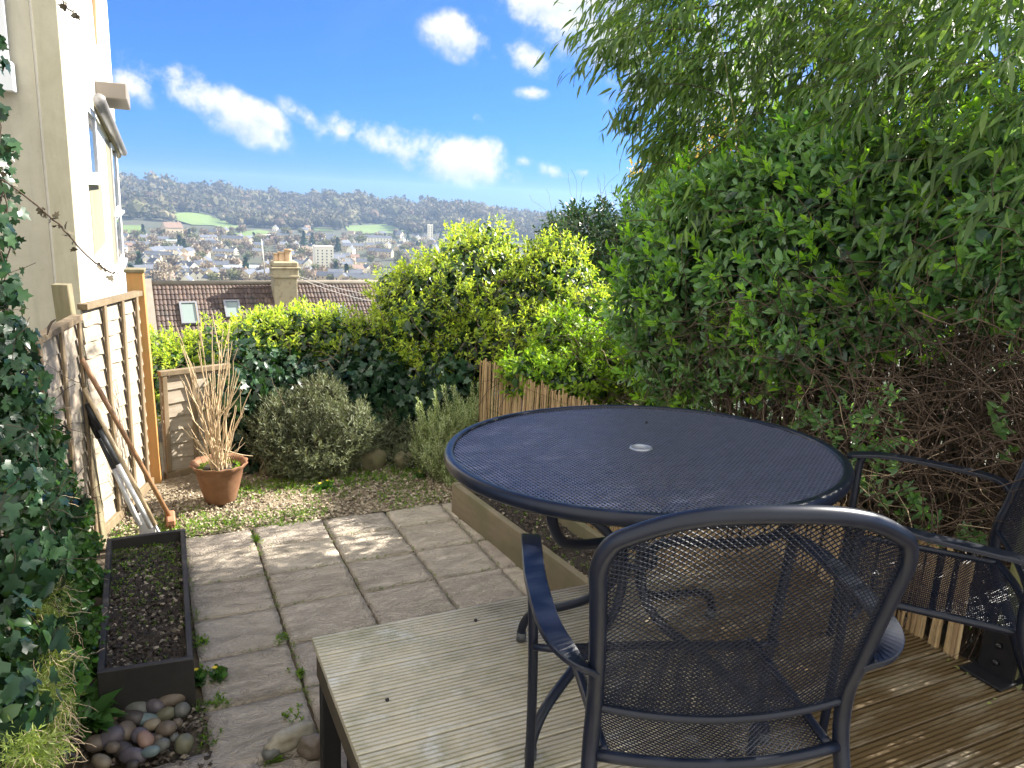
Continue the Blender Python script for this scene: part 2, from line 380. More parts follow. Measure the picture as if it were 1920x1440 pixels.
GRASSF = simple('pasture', [(.10, .155, .035), (.14, .20, .045)], .01, .95)
FIELDS = [[(308, 405), (330, 401), (350, 400), (385, 402), (405, 411), (432, 419), (458, 429), (430, 431), (398, 424), (360, 423), (330, 414)],
          [(225, 424), (268, 424), (272, 430), (258, 438), (225, 441)], [(440, 440), (462, 436), (485, 432), (515, 438), (502, 446), (455, 447)],
          [(646, 424), (690, 424), (722, 422), (758, 431), (770, 436), (720, 439), (655, 440)], [(585, 428), (620, 430), (628, 434), (590, 434)]]
def inpoly(px, py, poly):
    ins = np.zeros(len(px), bool); n = len(poly)
    for a in range(n):
        x1, y1 = poly[a]; x2, y2 = poly[(a+1) % n]
        c = ((y1 > py) != (y2 > py)) & (px < (x2-x1)*(py-y1)/(y2-y1+1e-9)+x1); ins ^= c
    return ins
for k, poly in enumerate(FIELDS):
    pts = [hit(*q, 700) for q in poly]; pts = np.array([p for p in pts if p is not None]); c = pts.mean(0)
    V = [c*0]; n = len(pts); rings = 6; vs = []
    for ri in range(rings+1):
        for p in pts: q = c+(p-c)*ri/rings; vs.append((q[0], q[1], float(terr(q[0], q[1]))+1.2))
    fs = [(ri*n+a, ri*n+(a+1) % n, (ri+1)*n+(a+1) % n, (ri+1)*n+a) for ri in range(rings) for a in range(n)]
    mb = MB(); mb.add(vs, fs, True); o = mb.build('field', GRASSF); props(o, 'green pasture on the far hillside', kind='structure')

# woods on the hillside: one mass nobody could count
def fuzz(cl, P, H, W, ntri, seed=0):
    """tree crowns as twiggy specks: P base points (n,3)"""
    n = len(P); 
    d = rnd_dirs(n*ntri); rad = rng.uniform(.55, 1.05, (n*ntri, 1)); q = d*rad
    H_ = np.repeat(H, ntri)[:, None]; W_ = np.repeat(W, ntri)[:, None]; B = np.repeat(P, ntri, 0)
    c = B+np.concatenate([q[:, :2]*W_*.5, (q[:, 2:]*.42+.58)*H_], 1)
    tv = np.array([(-.5, 0, 0), (.5, 0, .1), (0, .9, 0)]); cl.inst(tv, [(0, 1, 2)], c, axes(nrm(d+rng.normal(size=d.shape)*.7), rnd_dirs(len(d))), (np.repeat(W, ntri)*rng.uniform(.16, .3, n*ntri)))
IC = None
def ico():
    global IC
    if IC is None:
        import bmesh
        bm = bmesh.new(); bmesh.ops.create_icosphere(bm, subdivisions=1, radius=1)
        IC = (np.array([v.co[:] for v in bm.verts]), [tuple(v.index for v in f.verts) for f in bm.faces]); bm.free()
    return IC
def sph(sub):
    import bmesh
    bm = bmesh.new(); bmesh.ops.create_icosphere(bm, subdivisions=sub, radius=1)
    r = (np.array([v.co[:] for v in bm.verts]), [tuple(v.index for v in f.verts) for f in bm.faces]); bm.free(); return r
def eye(n): return np.repeat(np.eye(3)[None], n, 0)
def spins(n):
    a = rng.uniform(0, 2*PI, n); M = np.zeros((n, 3, 3)); M[:, 0, 0] = np.cos(a); M[:, 0, 1] = -np.sin(a); M[:, 1, 0] = np.sin(a); M[:, 1, 1] = np.cos(a); M[:, 2, 2] = 1; return M
def not_field(P, grow=3):
    q = proj(P); ok = np.ones(len(P), bool)
    for poly in FIELDS:
        c = np.mean(poly, 0); g = [(c[0]+(x-c[0])*1.03, y+(5 if y > c[1] else 0)) for x, y in poly]; ok &= ~inpoly(q[:, 0], q[:, 1], g)
    return ok
n = 5200; az = rng.uniform(-.48, .66, n*2); r = np.sqrt(rng.uniform(1240**2, 1860**2, n*2))
P = np.stack([r*np.sin(az), r*np.cos(az)], -1); P = np.concatenate([P, terr(P[:, 0], P[:, 1])[:, None]], 1); P = P[not_field(P)][:n]; n = len(P)
H = rng.uniform(10, 23, n)*(1+.5*(rng.random(n) < .08)); W = H*rng.uniform(.8, 1.15, n)
WOODM = leafmat('bare_wood', [(.075, .066, .045), (.12, .105, .066), (.10, .105, .048), (.18, .155, .09), (.05, .06, .035), (.16, .115, .075)], .15, .9, (1, 1, 1), .1, .006)
cl = Cloud(); iv, if_ = ico(); cl.inst(iv*np.array([.42, .42, .36])+np.array([0, 0, .5]), if_, P, spins(n), np.stack([W, W, H], -1)); fuzz(cl, P, H, W, 26)
o = cl.build('hillside_wood', WOODM, smooth=False); props(o, 'bare grey brown woods covering the far hillside and ridge', 'woodland', kind='stuff')

# trees between the houses of the town: individuals
def far_tree(label, cat_h, wf, mats, conif=False):
    t = empty('tree', (0, 0, 0), label, 'tree', 'trees among the houses of the valley')
    cl = Cloud(); nt_ = 240
    if conif:
        z = rng.uniform(.1, 1, nt_)**.9; an = rng.uniform(0, 2*PI, nt_); rad = (1-z)*.30*rng.uniform(.5, 1.1, nt_)
        c = np.stack([rad*np.cos(an), rad*np.sin(an), z], -1)*cat_h
    else:
        d = rnd_dirs(nt_)*rng.uniform(.45, 1.05, (nt_, 1)); c = np.stack([d[:, 0]*wf*.5, d[:, 1]*wf*.5, .58+d[:, 2]*.40], -1)*cat_h
    tv = np.array([(-.5, 0, 0), (.5, 0, .1), (0, .9, 0)]); cl.inst(tv, [(0, 1, 2)], c, axes(rnd_dirs(nt_), rnd_dirs(nt_)), cat_h*rng.uniform(.09, .18, nt_))
    if not conif:
        iv, if_ = ico(); cl.inst(iv*np.array([.32*wf, .32*wf, .27])*cat_h+np.array([0, 0, .57*cat_h]), if_, np.zeros((1, 3)), eye(1), np.ones(1))
    else:
        v = [(math.cos(a)*.2*cat_h, math.sin(a)*.2*cat_h, .12*cat_h) for a in np.linspace(0, 2*PI, 8)[:-1]]+[(0, 0, .93*cat_h)]
        cl.inst(np.array(v), [(i, (i+1) % 7, 7) for i in range(7)], np.zeros((1, 3)), eye(1), np.ones(1))
    cl.build('crown', mats, t, False); mb = MB(); mb.tube([(0, 0, -1), (0, 0, .45*cat_h)], [.03*cat_h, .015*cat_h], 5); mb.build('trunk', BARKF, t); return t
BARKF = simple('far_bark', [(.06, .05, .04)], 1, .9)
FT = [leafmat('far_brown_crown', [(.17, .14, .10), (.25, .21, .15), (.21, .16, .11)], .15, .9, (1, 1, 1), .1, .05), leafmat('far_olive_crown', [(.13, .14, .06), (.19, .19, .09)], .15, .9, (1, 1, 1), .1, .05),
      leafmat('far_green_crown', [(.04, .075, .035), (.06, .10, .05)], .1, .9, (1, 1, 1), .1, .05), leafmat('far_tan_crown', [(.27, .21, .14), (.32, .26, .18)], .15, .9, (1, 1, 1), .1, .05)]
TL = ['small bare brown tree between pale houses in the valley', 'small olive green tree between pale houses in the valley', 'small dark evergreen tree between pale houses in the valley', 'small tan bare tree between pale houses in the valley']
protoT = [far_tree(TL[0], 12, .9, FT[0]), far_tree(TL[1], 11, 1.0, FT[1]), far_tree(TL[2], 15, .5, FT[2], True), far_tree(TL[3], 11, 1.05, FT[3])]
# houses of the town
STONE = simple('bath_stone', [(.55, .44, .28), (.62, .52, .36)], .3, .9); STONE2 = simple('pale_render', [(.78, .72, .56), (.84, .78, .62)], .3, .9); BRICKR = simple('warm_wall', [(.5, .38, .27), (.55, .42, .3)], .3, .9)
SLATE = simple('slate_roof', [(.07, .08, .10), (.11, .12, .14)], .5, .7); TILER = simple('clay_roof', [(.17, .115, .085), (.23, .155, .11)], .5, .85); WIN = simple('far_window', [(.05, .06, .08)], 1, .2)
def far_house(name, label, L, Dp, Hw, Hr, wall, roof, gable_front=False, wins=3, group='houses of the town in the valley', cat='house', flat=False):
    t = empty(name, (0, 0, 0), label, cat, group)
    mb = MB(); mb.box((0, 0, Hw/2-1), (L, Dp, Hw+2))
    if not flat:
        if gable_front:
            for s_ in (-1, 1): mb.add([(-L/2, s_*Dp/2, Hw), (L/2, s_*Dp/2, Hw), (0, s_*Dp/2, Hw+Hr*.97)], [(0, 1, 2) if s_ < 0 else (2, 1, 0)])
        else:
            for s_ in (-1, 1): mb.add([(s_*L/2, -Dp/2, Hw), (s_*L/2, Dp/2, Hw), (s_*L/2, 0, Hw+Hr*.97)], [(0, 1, 2)])
    mb.build('wall', wall, t); mb = MB(); e = .4
    if flat: mb.box((0, 0, Hw+.2), (L+.5, Dp+.5, .4))
    elif gable_front: mb.add([(-L/2-e, -Dp/2-.2, Hw-.3), (-L/2-e, Dp/2+.2, Hw-.3), (0, -Dp/2-.2, Hw+Hr), (0, Dp/2+.2, Hw+Hr), (L/2+e, -Dp/2-.2, Hw-.3), (L/2+e, Dp/2+.2, Hw-.3)], [(0, 2, 3, 1), (2, 4, 5, 3)])
    else: mb.add([(-L/2-.2, -Dp/2-e, Hw-.3), (L/2+.2, -Dp/2-e, Hw-.3), (-L/2-.2, 0, Hw+Hr), (L/2+.2, 0, Hw+Hr), (-L/2-.2, Dp/2+e, Hw-.3), (L/2+.2, Dp/2+e, Hw-.3)], [(0, 1, 3, 2), (2, 3, 5, 4)])
    rf = mb.build('roof', roof, t)
    if not flat: mb = MB(); mb.box((L*.35 if not gable_front else 0, 0 if not gable_front else Dp*.3, Hw+Hr+.3), (.9, .7, 1.8)); mb.build('chimney', wall, t)
    nf = max(1, int(Hw//2.8))
    for a in range(nf):
        for b in range(wins):
            mb = MB(); mb.box((-L/2+L*(b+.5)/wins, -Dp/2-.03, 1.5+a*2.8), (1.1, .1, 1.4)); mb.build('window', WIN, t)
    return t
HP = [far_house('house', 'small pale stone house with slate roof in the valley town', 11, 8, 5.5, 3, STONE, SLATE), far_house('house', 'small pale rendered gabled house in the valley town', 7, 10, 5.5, 3.2, STONE2, SLATE, True, 2),
      far_house('terrace_house', 'long pale terrace with slate roof in the valley town', 26, 8, 6, 3, STONE, SLATE, wins=7, cat='house'), far_house('house', 'small stone house with a clay tiled roof in the valley town', 10, 8, 5, 3.2, STONE, TILER), far_house('house', 'warm coloured house with clay tiled roof in the valley town', 9, 8, 5.6, 3, BRICKR, TILER, wins=2)]
LBLH = [h['label'] for h in HP]
def place(proto, px, py, rz=None, sc_=1.0, first=[], label=None, r0=300, dz=0, group=None):
    p = hit(px, py, r0)
    if p is None: return None
    base = -math.atan2(p[0], p[1]); rz = base+(rz if rz is not None else 0); p = p+np.array([0, 0, dz])
    if proto.name not in used: used.add(proto.name); proto.location = p.tolist(); proto.rotation_euler = (0, 0, rz); proto.scale = (sc_,)*3; o = proto
    else: o = copy_tree(proto, p, rz, sc_)
    if label: o['label'] = label
    if group: o['group'] = group
    return o
used = set()
random.seed(3)
occ = []
def freep(x, y, dx, dy):
    for (a, b) in occ:
        if abs(a-x) < dx and abs(b-y) < dy: return False
    occ.append((x, y)); return True
# four white gables in a row and their neighbours
wg = far_house('gabled_house', 'leftmost of the white gabled houses below the town', 7.5, 9, 6.0, 3.6, STONE2, SLATE, True, 2, 'white gabled houses in a row')
for k, (x, y) in enumerate([(302, 530), (336, 530), (349, 530), (362, 530), (374, 530)]):
    occ.append((x, y)); place(wg, x, y, .12, .72 if k else .85, label=['detached white gabled house left of the white row in the valley', 'first white gabled house from the left in the joined row of four', 'second white gabled house from the left in the joined row of four', 'third white gabled house from the left in the joined row of four', 'last white gabled house on the right of the joined row of four'][k])
sch = far_house('school_building', 'long low white building with pale green roof on the far slope', 40, 16, 5, 1, STONE2, simple('pale_green_roof', [(.45, .6, .55)], 1, .6), flat=True, wins=8, group=None, cat='building'); place(sch, 352, 461, .1, 1.0, r0=800); occ.append((352, 461)); occ.append((370, 461)); occ.append((335, 461))
man = far_house('stone_mansion', 'tall honey stone villa standing above the pale low building', 17, 14, 11, 5, STONE, TILER, wins=4, group=None, cat='house'); place(man, 324, 447, .3, 1.1, r0=800); occ.append((324, 447))
fac = far_house('warehouse', 'long blue white warehouse roof left of the chimney in the valley', 44, 20, 6, 1, STONE2, simple('blue_white_roof', [(.6, .7, .78)], 1, .5), flat=True, wins=8, group=None, cat='building'); place(fac, 468, 513, .1, .8); occ += [(450, 513), (468, 513), (485, 513)]
flt = far_house('apartment_block', 'pale stepped apartment block among dark trees right of the chimney', 17, 14, 19, 1, STONE2, STONE2, flat=True, wins=4, group=None, cat='building'); place(flt, 606, 500, .2, .9); occ += [(606, 500), (606, 485)]
twr = far_house('tower_block', 'tall white tower beside the bright hedge crown in the far town', 9, 9, 24, 1, STONE2, STONE2, flat=True, wins=2, group=None, cat='building'); place(twr, 806, 448, .1, .85, r0=900)
tr_ = far_house('terrace_house', 'long crescent terrace below the right hand green field', 52, 9, 9, 3, STONE2, SLATE, wins=12, group=None); place(tr_, 700, 457, .05, .85, r0=800); occ += [(690, 457), (710, 457)]
cntH = 0
for k in range(2600):
    if cntH > 175: break
    x = random.uniform(200, 860); y = random.choice([random.uniform(436, 540), random.gauss(460, 14), random.gauss(508, 14)])
    if x > 690 and y > 490: continue
    if x < 300 and y < 450 and random.random() < .8: continue
    s_ = (y-340)/130.0
    if any(inpoly(np.array([x]), np.array([y-3.0]), [(cx, cy) for cx, cy in p])[0] or inpoly(np.array([x]), np.array([y*1.0]), p)[0] for p in FIELDS): continue
    if y < 432 or not freep(x, y, 8*s_, 4.2*s_): continue
    h = random.choices(HP, [6, 5, 4, 1.6, .8])[0]; place(h, x, y, random.choice([0, .2, -.3, .5, 1.2]), random.uniform(.7, .95), r0=350); cntH += 1
cntT = 0
for k in range(5000):
    if cntT > 285: break
    x = random.uniform(185, 900); y = random.choice([random.uniform(436, 545), random.uniform(436, 480)])
    if any(inpoly(np.array([x]), np.array([y-2.0]), p)[0] for p in FIELDS): continue
    s_ = (y-340)/130.0
    if not freep(x, y, 5*s_, 2.4*s_): continue
    wgt = [6, 4, .9, 4] if x < 560 else [4, 4, 3, 3]
    place(random.choices(protoT, wgt)[0], x, y, random.uniform(0, 6), random.uniform(.6, 1.05), r0=350); cntT += 1

# ------------------------------------------------------------------ leaf masses
def sphere_pts(blobs, n, inset=.12, shell=True, keep=None):
    """points (and outward directions) on the lumpy skin of a union of ellipsoids; blobs: (centre, (rx,ry,rz))"""
    Cn = np.array([b[0] for b in blobs]); Rn = np.array([b[1] for b in blobs], float); a = (Rn[:, 0]*Rn[:, 1]+Rn[:, 1]*Rn[:, 2]+Rn[:, 0]*Rn[:, 2]); a /= a.sum()
    k = rng.choice(len(blobs), n, p=a); d = rnd_dirs(n)
    lump = .11*np.sin(d[:, 0]*7+k)*np.sin(d[:, 1]*6+k*2.1)+.09*np.sin(d[:, 2]*9+d[:, 0]*5+k)+.05*np.sin(d[:, 1]*17+d[:, 2]*13)
    if shell: rad = 1+lump-np.abs(rng.normal(0, inset, n))
    else: rad = rng.uniform(0, 1, n)**(1/2.4)*.92
    P = Cn[k]+d*Rn[k]*rad[:, None]
    if shell:
        ok = np.ones(n, bool)
        for i in range(len(blobs)):
            q = np.linalg.norm((P-Cn[i])/Rn[i], axis=1); ok &= ~((q < .78) & (k != i))
        P = P[ok]; d = d[ok]; k = k[ok]
    nn = nrm(d/Rn[k])
    if keep is not None: m = keep(P); P = P[m]; nn = nn[m]
    return P, nn
def sprigs(cl, tmpl, P, o, L, size, k=9, spread=(75, 25), up=.45, jit=.35, stems=None, sr=.0012, hint=None):
    n = len(P)
    if n == 0: return
    o = nrm(o+np.array([0, 0, up])+rng.normal(size=o.shape)*jit); a = nrm(np.cross(o, rnd_dirs(n))); b = np.cross(o, a)
    L = np.broadcast_to(L, (n,))*rng.uniform(.6, 1.3, n); ph0 = rng.uniform(0, 6.28, n); base = P-o*L[:, None]*.5
    for i in range(k):
        t = (i+.5)/k; ph = ph0+i*2.4+rng.normal(0, .3, n); al = np.radians(spread[0]+(spread[1]-spread[0])*t+rng.normal(0, 12, n))
        rad = a*np.cos(ph)[:, None]+b*np.sin(ph)[:, None]; d = o*np.cos(al)[:, None]+rad*np.sin(al)[:, None]
        s_ = size*rng.uniform(.65, 1.2, n)*(1-.25*t)
        cl.inst(tmpl[0], tmpl[1], base+o*(L*t)[:, None], axes(d, (o if hint is None else hint)+rng.normal(size=o.shape)*.15), s_)
    if stems is not None:
        t = np.linspace(0, 1, 3); stems.tubes(base[:, None]-(o*L[:, None])[:, None]*.5+(o*L[:, None])[:, None]*t[None, :, None]*1.5, np.full((n, 3), sr), 3)
def loose(cl, tmpl, P, nn, size, up=.5, jit=.5, droop=.3):
    n = len(P); nn = nrm(nn+np.array([0, 0, up])+rng.normal(size=nn.shape)*jit); d = nrm(np.cross(nn, rnd_dirs(n))+np.array([0, 0, -droop])); cl.inst(tmpl[0], tmpl[1], P, axes(d, nn), size*rng.uniform(.5, 1.25, n))
def wander(P0, d0, L, m=7, wob=.35, grav=-.15, seed=None):
    """n wandering polylines"""
    n = len(P0); P = np.zeros((n, m, 3)); P[:, 0] = P0; d = nrm(d0); st = (np.broadcast_to(L, (n,))/(m-1))[:, None]
    for i in range(1, m):
        d = nrm(d+rng.normal(size=d.shape)*wob+np.array([0, 0, grav])); P[:, i] = P[:, i-1]+d*st
    return P
def B(c, r): return (np.array(c), (r,)*3 if np.isscalar(r) else r)
TWIG = simple('brown_twigs', [(.04, .025, .015), (.08, .05, .03), (.16, .11, .07)], 3, .85); DARKTW = simple('dark_twigs', [(.04, .028, .018), (.08, .055, .035)], 3, .9)
DEADTW = simple('dry_stem', [(.48, .35, .2), (.66, .52, .34)], 6, .8)
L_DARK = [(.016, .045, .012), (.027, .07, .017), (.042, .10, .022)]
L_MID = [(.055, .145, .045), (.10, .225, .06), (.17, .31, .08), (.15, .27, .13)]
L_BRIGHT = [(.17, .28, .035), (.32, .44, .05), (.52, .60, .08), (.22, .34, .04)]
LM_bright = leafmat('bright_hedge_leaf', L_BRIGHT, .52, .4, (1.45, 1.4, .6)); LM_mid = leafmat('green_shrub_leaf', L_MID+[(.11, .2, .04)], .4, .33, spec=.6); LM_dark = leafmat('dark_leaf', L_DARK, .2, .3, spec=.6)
LM_tip = leafmat('young_leaf', [(.17, .35, .035), (.28, .48, .05)], .5, .4)
LM_bam = leafmat('bamboo_leaf', [(.055, .105, .035), (.085, .15, .042), (.14, .21, .06), (.07, .13, .04)], .42, .42, spec=.4)
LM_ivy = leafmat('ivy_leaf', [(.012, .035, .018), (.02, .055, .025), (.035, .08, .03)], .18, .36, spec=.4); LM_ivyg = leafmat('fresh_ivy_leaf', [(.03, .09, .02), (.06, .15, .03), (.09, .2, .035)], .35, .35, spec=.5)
LM_wisp = leafmat('wispy_leaf', [(.16, .22, .05), (.24, .3, .08), (.3, .36, .12)], .4, .5); LM_lav = leafmat('grey_green_leaf', [(.085, .105, .05), (.13, .155, .08), (.20, .215, .12)], .25, .6, (1.2, 1.2, .8)); LM_ros = leafmat('rosemary_leaf', [(.20, .27, .09), (.36, .43, .18), (.6, .64, .42)], .3, .5, (1.2, 1.3, .7))
LM_weed = leafmat('weed_leaf', [(.07, .15, .02), (.14, .24, .03), (.2, .3, .04)], .4, .5); LM_yel = leafmat('yellow_leaf', [(.5, .38, .04), (.6, .45, .08)], .5, .5, (1.4, 1.2, .4))

def plant(name, label, cat, loc, group=None): return empty(name, loc, label, cat, group)

# centre bush (bright dome of a hedge in the far corner)
Bc = [B(ony(880, 560, 6.3), .55), B(ony(800, 600, 6.3), .48), B(ony(960, 600, 6.0), .5), B(ony(1040, 560, 5.9), .45), B(ony(900, 500, 6.5), .42), B(ony(760, 560, 6.5), .30), B(ony(1040, 500, 6.1), .30), B(ony(1010, 660, 5.4), .36), B(ony(900, 660, 5.9), .38), B(ony(1100, 620, 5.3), .34), B(ony(820, 700, 5.9), .28)]
cb = plant('hedge_bush', 'tall bright green domed bush in the far corner of the garden', 'bush', (2.2, 6.2, -.1))
cl = Cloud(); st = Cloud(); P, o_ = sphere_pts(Bc, 3000, .10); sprigs(cl, SMALL, P, o_, .11, .05, 10, stems=st, up=.5)
P, o_ = sphere_pts(Bc, 5200, .06); loose(cl, SMALL, P, o_, .05)
cl.build('leaves', LM_bright, cb)
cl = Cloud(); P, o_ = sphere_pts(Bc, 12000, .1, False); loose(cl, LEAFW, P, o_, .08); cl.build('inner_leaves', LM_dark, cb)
P, o_ = sphere_pts(Bc, 260, .2); st.tubes(wander(P-o_*.1, o_+rng.normal(size=o_.shape)*.8, rng.uniform(.15, .5, len(P))), np.full((len(P), 7), .0022)); P, o_ = sphere_pts([B(ony(1090, 680, 5.0), .25), B(ony(900, 610, 5.8), .25)], 120, .2); st.tubes(wander(P, o_, .35), np.full((len(P), 7), .002)); st.build('twigs', TWIG, cb)

# low far hedge behind the lavender
Bl = [B(ony(x, y, Y), r) for x, y, Y, r in [(290, 690, 7.0, .30), (350, 695, 6.9, .32), (420, 678, 6.8, .36), (490, 668, 6.6, .38), (560, 655, 6.6, .38), (630, 662, 6.5, .36), (700, 665, 6.4, .34), (540, 618, 6.7, .2), (480, 622, 6.8, .18), (610, 625, 6.6, .2), (330, 720, 6.6, .3)]]
lh = plant('low_hedge', 'low sunlit yellow green hedge in front of the tiled roof', 'hedge', (1.0, 6.7, -.1))
cl = Cloud(); st = Cloud(); P, o_ = sphere_pts(Bl, 1900, .10); sprigs(cl, SMALL, P, o_, .12, .052, 10, stems=st, up=.6); P, o_ = sphere_pts(Bl, 3000, .06); loose(cl, SMALL, P, o_, .05); cl.build('leaves', LM_bright, lh)
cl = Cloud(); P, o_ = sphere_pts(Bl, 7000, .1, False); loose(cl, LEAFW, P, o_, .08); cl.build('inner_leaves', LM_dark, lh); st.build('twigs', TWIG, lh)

# dark ivy bank beneath it
Bi = [B(ony(x, y, Y), r) for x, y, Y, r in [(470, 720, 6.1, .34), (540, 740, 6.1, .38), (620, 740, 6.1, .38), (700, 740, 6.0, .36), (760, 780, 5.9, .32), (560, 820, 6.0, .4), (660, 820, 5.9, .36), (740, 840, 5.9, .3), (470, 820, 6.1, .34), (690, 690, 6.2, .32), (800, 750, 5.8, .3), (850, 720, 5.7, .3), (880, 800, 5.6, .3), (840, 840, 5.6, .3), (440, 740, 5.75, .22), (430, 830, 5.8, .24), (455, 880, 5.7, .2), (400, 715, 5.8, .12)]]
iv_ = plant('ivy_bank', 'dark shaded ivy bank below the low sunlit hedge', 'ivy', (1.3, 6.0, 0))
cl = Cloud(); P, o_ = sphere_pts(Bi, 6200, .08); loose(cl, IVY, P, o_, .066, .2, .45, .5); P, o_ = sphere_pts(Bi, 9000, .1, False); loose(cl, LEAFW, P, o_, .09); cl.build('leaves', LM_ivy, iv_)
st = Cloud(); P, o_ = sphere_pts(Bi, 120, .1); st.tubes(wander(P, o_*.6+Z3*1.2, .5), np.full((len(P), 7), .0018)); st.build('stems', TWIG, iv_)

# lavender / grey green mound
def mound(name, label, cat, blobs, nspr, mat, tm, size, L, base, k=14, up=1.0, inner=3000, stmat=None, spread=(60, 20), nst=150):
    t = plant(name, label, cat, base); cl = Cloud(); st = Cloud(); P, o_ = sphere_pts(blobs, nspr, .14, keep=lambda P: P[:, 2] > .02); sprigs(cl, tm, P, o_, L, size, k, spread, up, .35, st, .0013)
    P, o_ = sphere_pts(blobs, inner, .1, False, keep=lambda P: P[:, 2] > .0); loose(cl, tm, P, o_, size*1.3); cl.build('leaves', mat, t)
    P, o_ = sphere_pts(blobs, nst, .3, False); bb = np.array(base)+rng.normal(size=(len(P), 3))*np.array([.12, .06, 0]); tt = np.linspace(0, 1, 6)[None, :, None]
    Q = bb[:, None]*(1-tt)+P[:, None]*tt+rng.normal(size=(len(P), 6, 3))*.02; st.tubes(Q, np.full((len(P), 6), .0022)); st.build('stems', stmat or TWIG, t); return t
Blav = [B(ony(x, y, Y), r) for x, y, Y, r in [(515, 820, 5.5, (.2, .2, .2)), (580, 790, 5.55, (.26, .22, .22)), (600, 850, 5.35, (.28, .22, .2)), (650, 810, 5.4, (.22, .2, .22)), (555, 860, 5.4, .2), (520, 780, 5.65, .16), (600, 755, 5.65, .18)]]
mound('lavender_bush', 'rounded grey green lavender bush between the pot and rosemary', 'bush', Blav, 2000, LM_lav, NEEDLE, .05, .10, (.95, 5.5, 0), 16)
Blv2 = [B(ony(x, y, Y), r) for x, y, Y, r in [(710, 830, 5.6, .16), (745, 860, 5.5, .12), (690, 860, 5.5, .13), (720, 800, 5.7, .14), (770, 830, 5.5, .15), (760, 870, 5.3, .12)]]
mound('lavender_bush', 'small straggly grey green bush right of the larger lavender', 'bush', Blv2, 650, LM_lav, NEEDLE, .045, .11, (1.5, 5.5, 0), 14, nst=60)

# rosemary with upright spikes
ros = plant('rosemary_bush', 'pale rosemary bush with upright spikes left of the table', 'bush', (1.95, 5.0, 0))
Bro = [B(ony(820, 850, 5.0), .16), B(ony(850, 880, 4.9), .13), B(ony(830, 810, 5.1), .15), B(ony(880, 800, 5.2), .14), B(ony(905, 780, 5.3), .12)]
cl = Cloud(); st = Cloud(); P, o_ = sphere_pts(Bro, 600, .15); sprigs(cl, NEEDLE, P, o_, .16, .036, 34, (65, 30), 2.2, .3, st)
tips = np.array([ony(x, y, 5.1) for x, y in [(785, 780), (795, 765), (812, 752), (830, 745), (852, 735), (868, 760), (880, 745), (902, 735), (915, 745), (800, 800), (846, 775), (822, 775), (890, 765), (775, 800)]])
sprigs(cl, NEEDLE, np.repeat(tips-Z3*.05, 2, 0)+rng.normal(size=(len(tips)*2, 3))*.02, np.tile([-.25, 0, 1.0], (len(tips)*2, 1)), .26, .036, 90, (60, 30), .3, .10, st); P, o_ = sphere_pts(Bro, 2500, .1, False); loose(cl, NEEDLE, P, o_, .05); cl.build('leaves', LM_ros, ros); st.build('stems', TWIG, ros)

# low bright shrub spilling over the reed screen
Bs = [B(ony(x, y, Y), r) for x, y, Y, r in [(980, 700, 4.7, .16), (1040, 715, 4.6, .2), (1100, 715, 4.4, .2), (1150, 700, 4.4, .22), (1090, 670, 4.8, .22), (1200, 690, 4.2, .2), (1180, 640, 4.5, .22), (1060, 640, 5.0, .25), (1230, 730, 4.0, .16)]]
sb = plant('spilling_shrub', 'yellow green shrub spilling over the reed screen behind the table', 'shrub', (2.75, 4.5, 0))
cl = Cloud(); st = Cloud(); P, o_ = sphere_pts(Bs, 1100, .14); sprigs(cl, LEAF, P, o_, .12, .055, 9, stems=st); P, o_ = sphere_pts(Bs, 1200, .06); loose(cl, LEAF, P, o_, .055); cl.build('leaves', leafmat('lime_leaf', [(.14, .25, .02), (.2, .34, .03), (.28, .38, .04)], .45, .4), sb)
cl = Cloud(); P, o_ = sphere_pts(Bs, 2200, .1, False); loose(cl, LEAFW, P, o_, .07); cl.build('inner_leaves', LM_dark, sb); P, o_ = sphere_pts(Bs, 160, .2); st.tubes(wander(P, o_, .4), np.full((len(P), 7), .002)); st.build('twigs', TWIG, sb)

# dark laurel behind, between dome and big shrub
Bd = [B(ony(x, y, Y), r) for x, y, Y, r in [(1110, 480, 7.8, .58), (1180, 470, 7.5, .6), (1160, 560, 7.2, .62), (1100, 450, 8.0, .42), (1230, 500, 6.9, .6), (1220, 600, 6.4, .55), (1060, 460, 8.4, .42), (1260, 440, 7.2, .6)]]
ld = plant('dark_laurel', 'dark glossy laurel between the domed bush and the big shrub', 'shrub', (3.9, 7.4, -.1))
cl = Cloud(); st = Cloud(); P, o_ = sphere_pts(Bd, 2100, .1); sprigs(cl, LEAF, P, o_, .14, .08, 8, stems=st); P, o_ = sphere_pts(Bd, 5000, .1, False); loose(cl, LEAFW, P, o_, .1); cl.build('leaves', LM_dark, ld); P, o_ = sphere_pts(Bd[:5], 150, .1); st.tubes(wander(P, o_*.5+Z3, .45, grav=.05), np.full((len(P), 7), .0015)); st.build('stems', TWIG, ld)

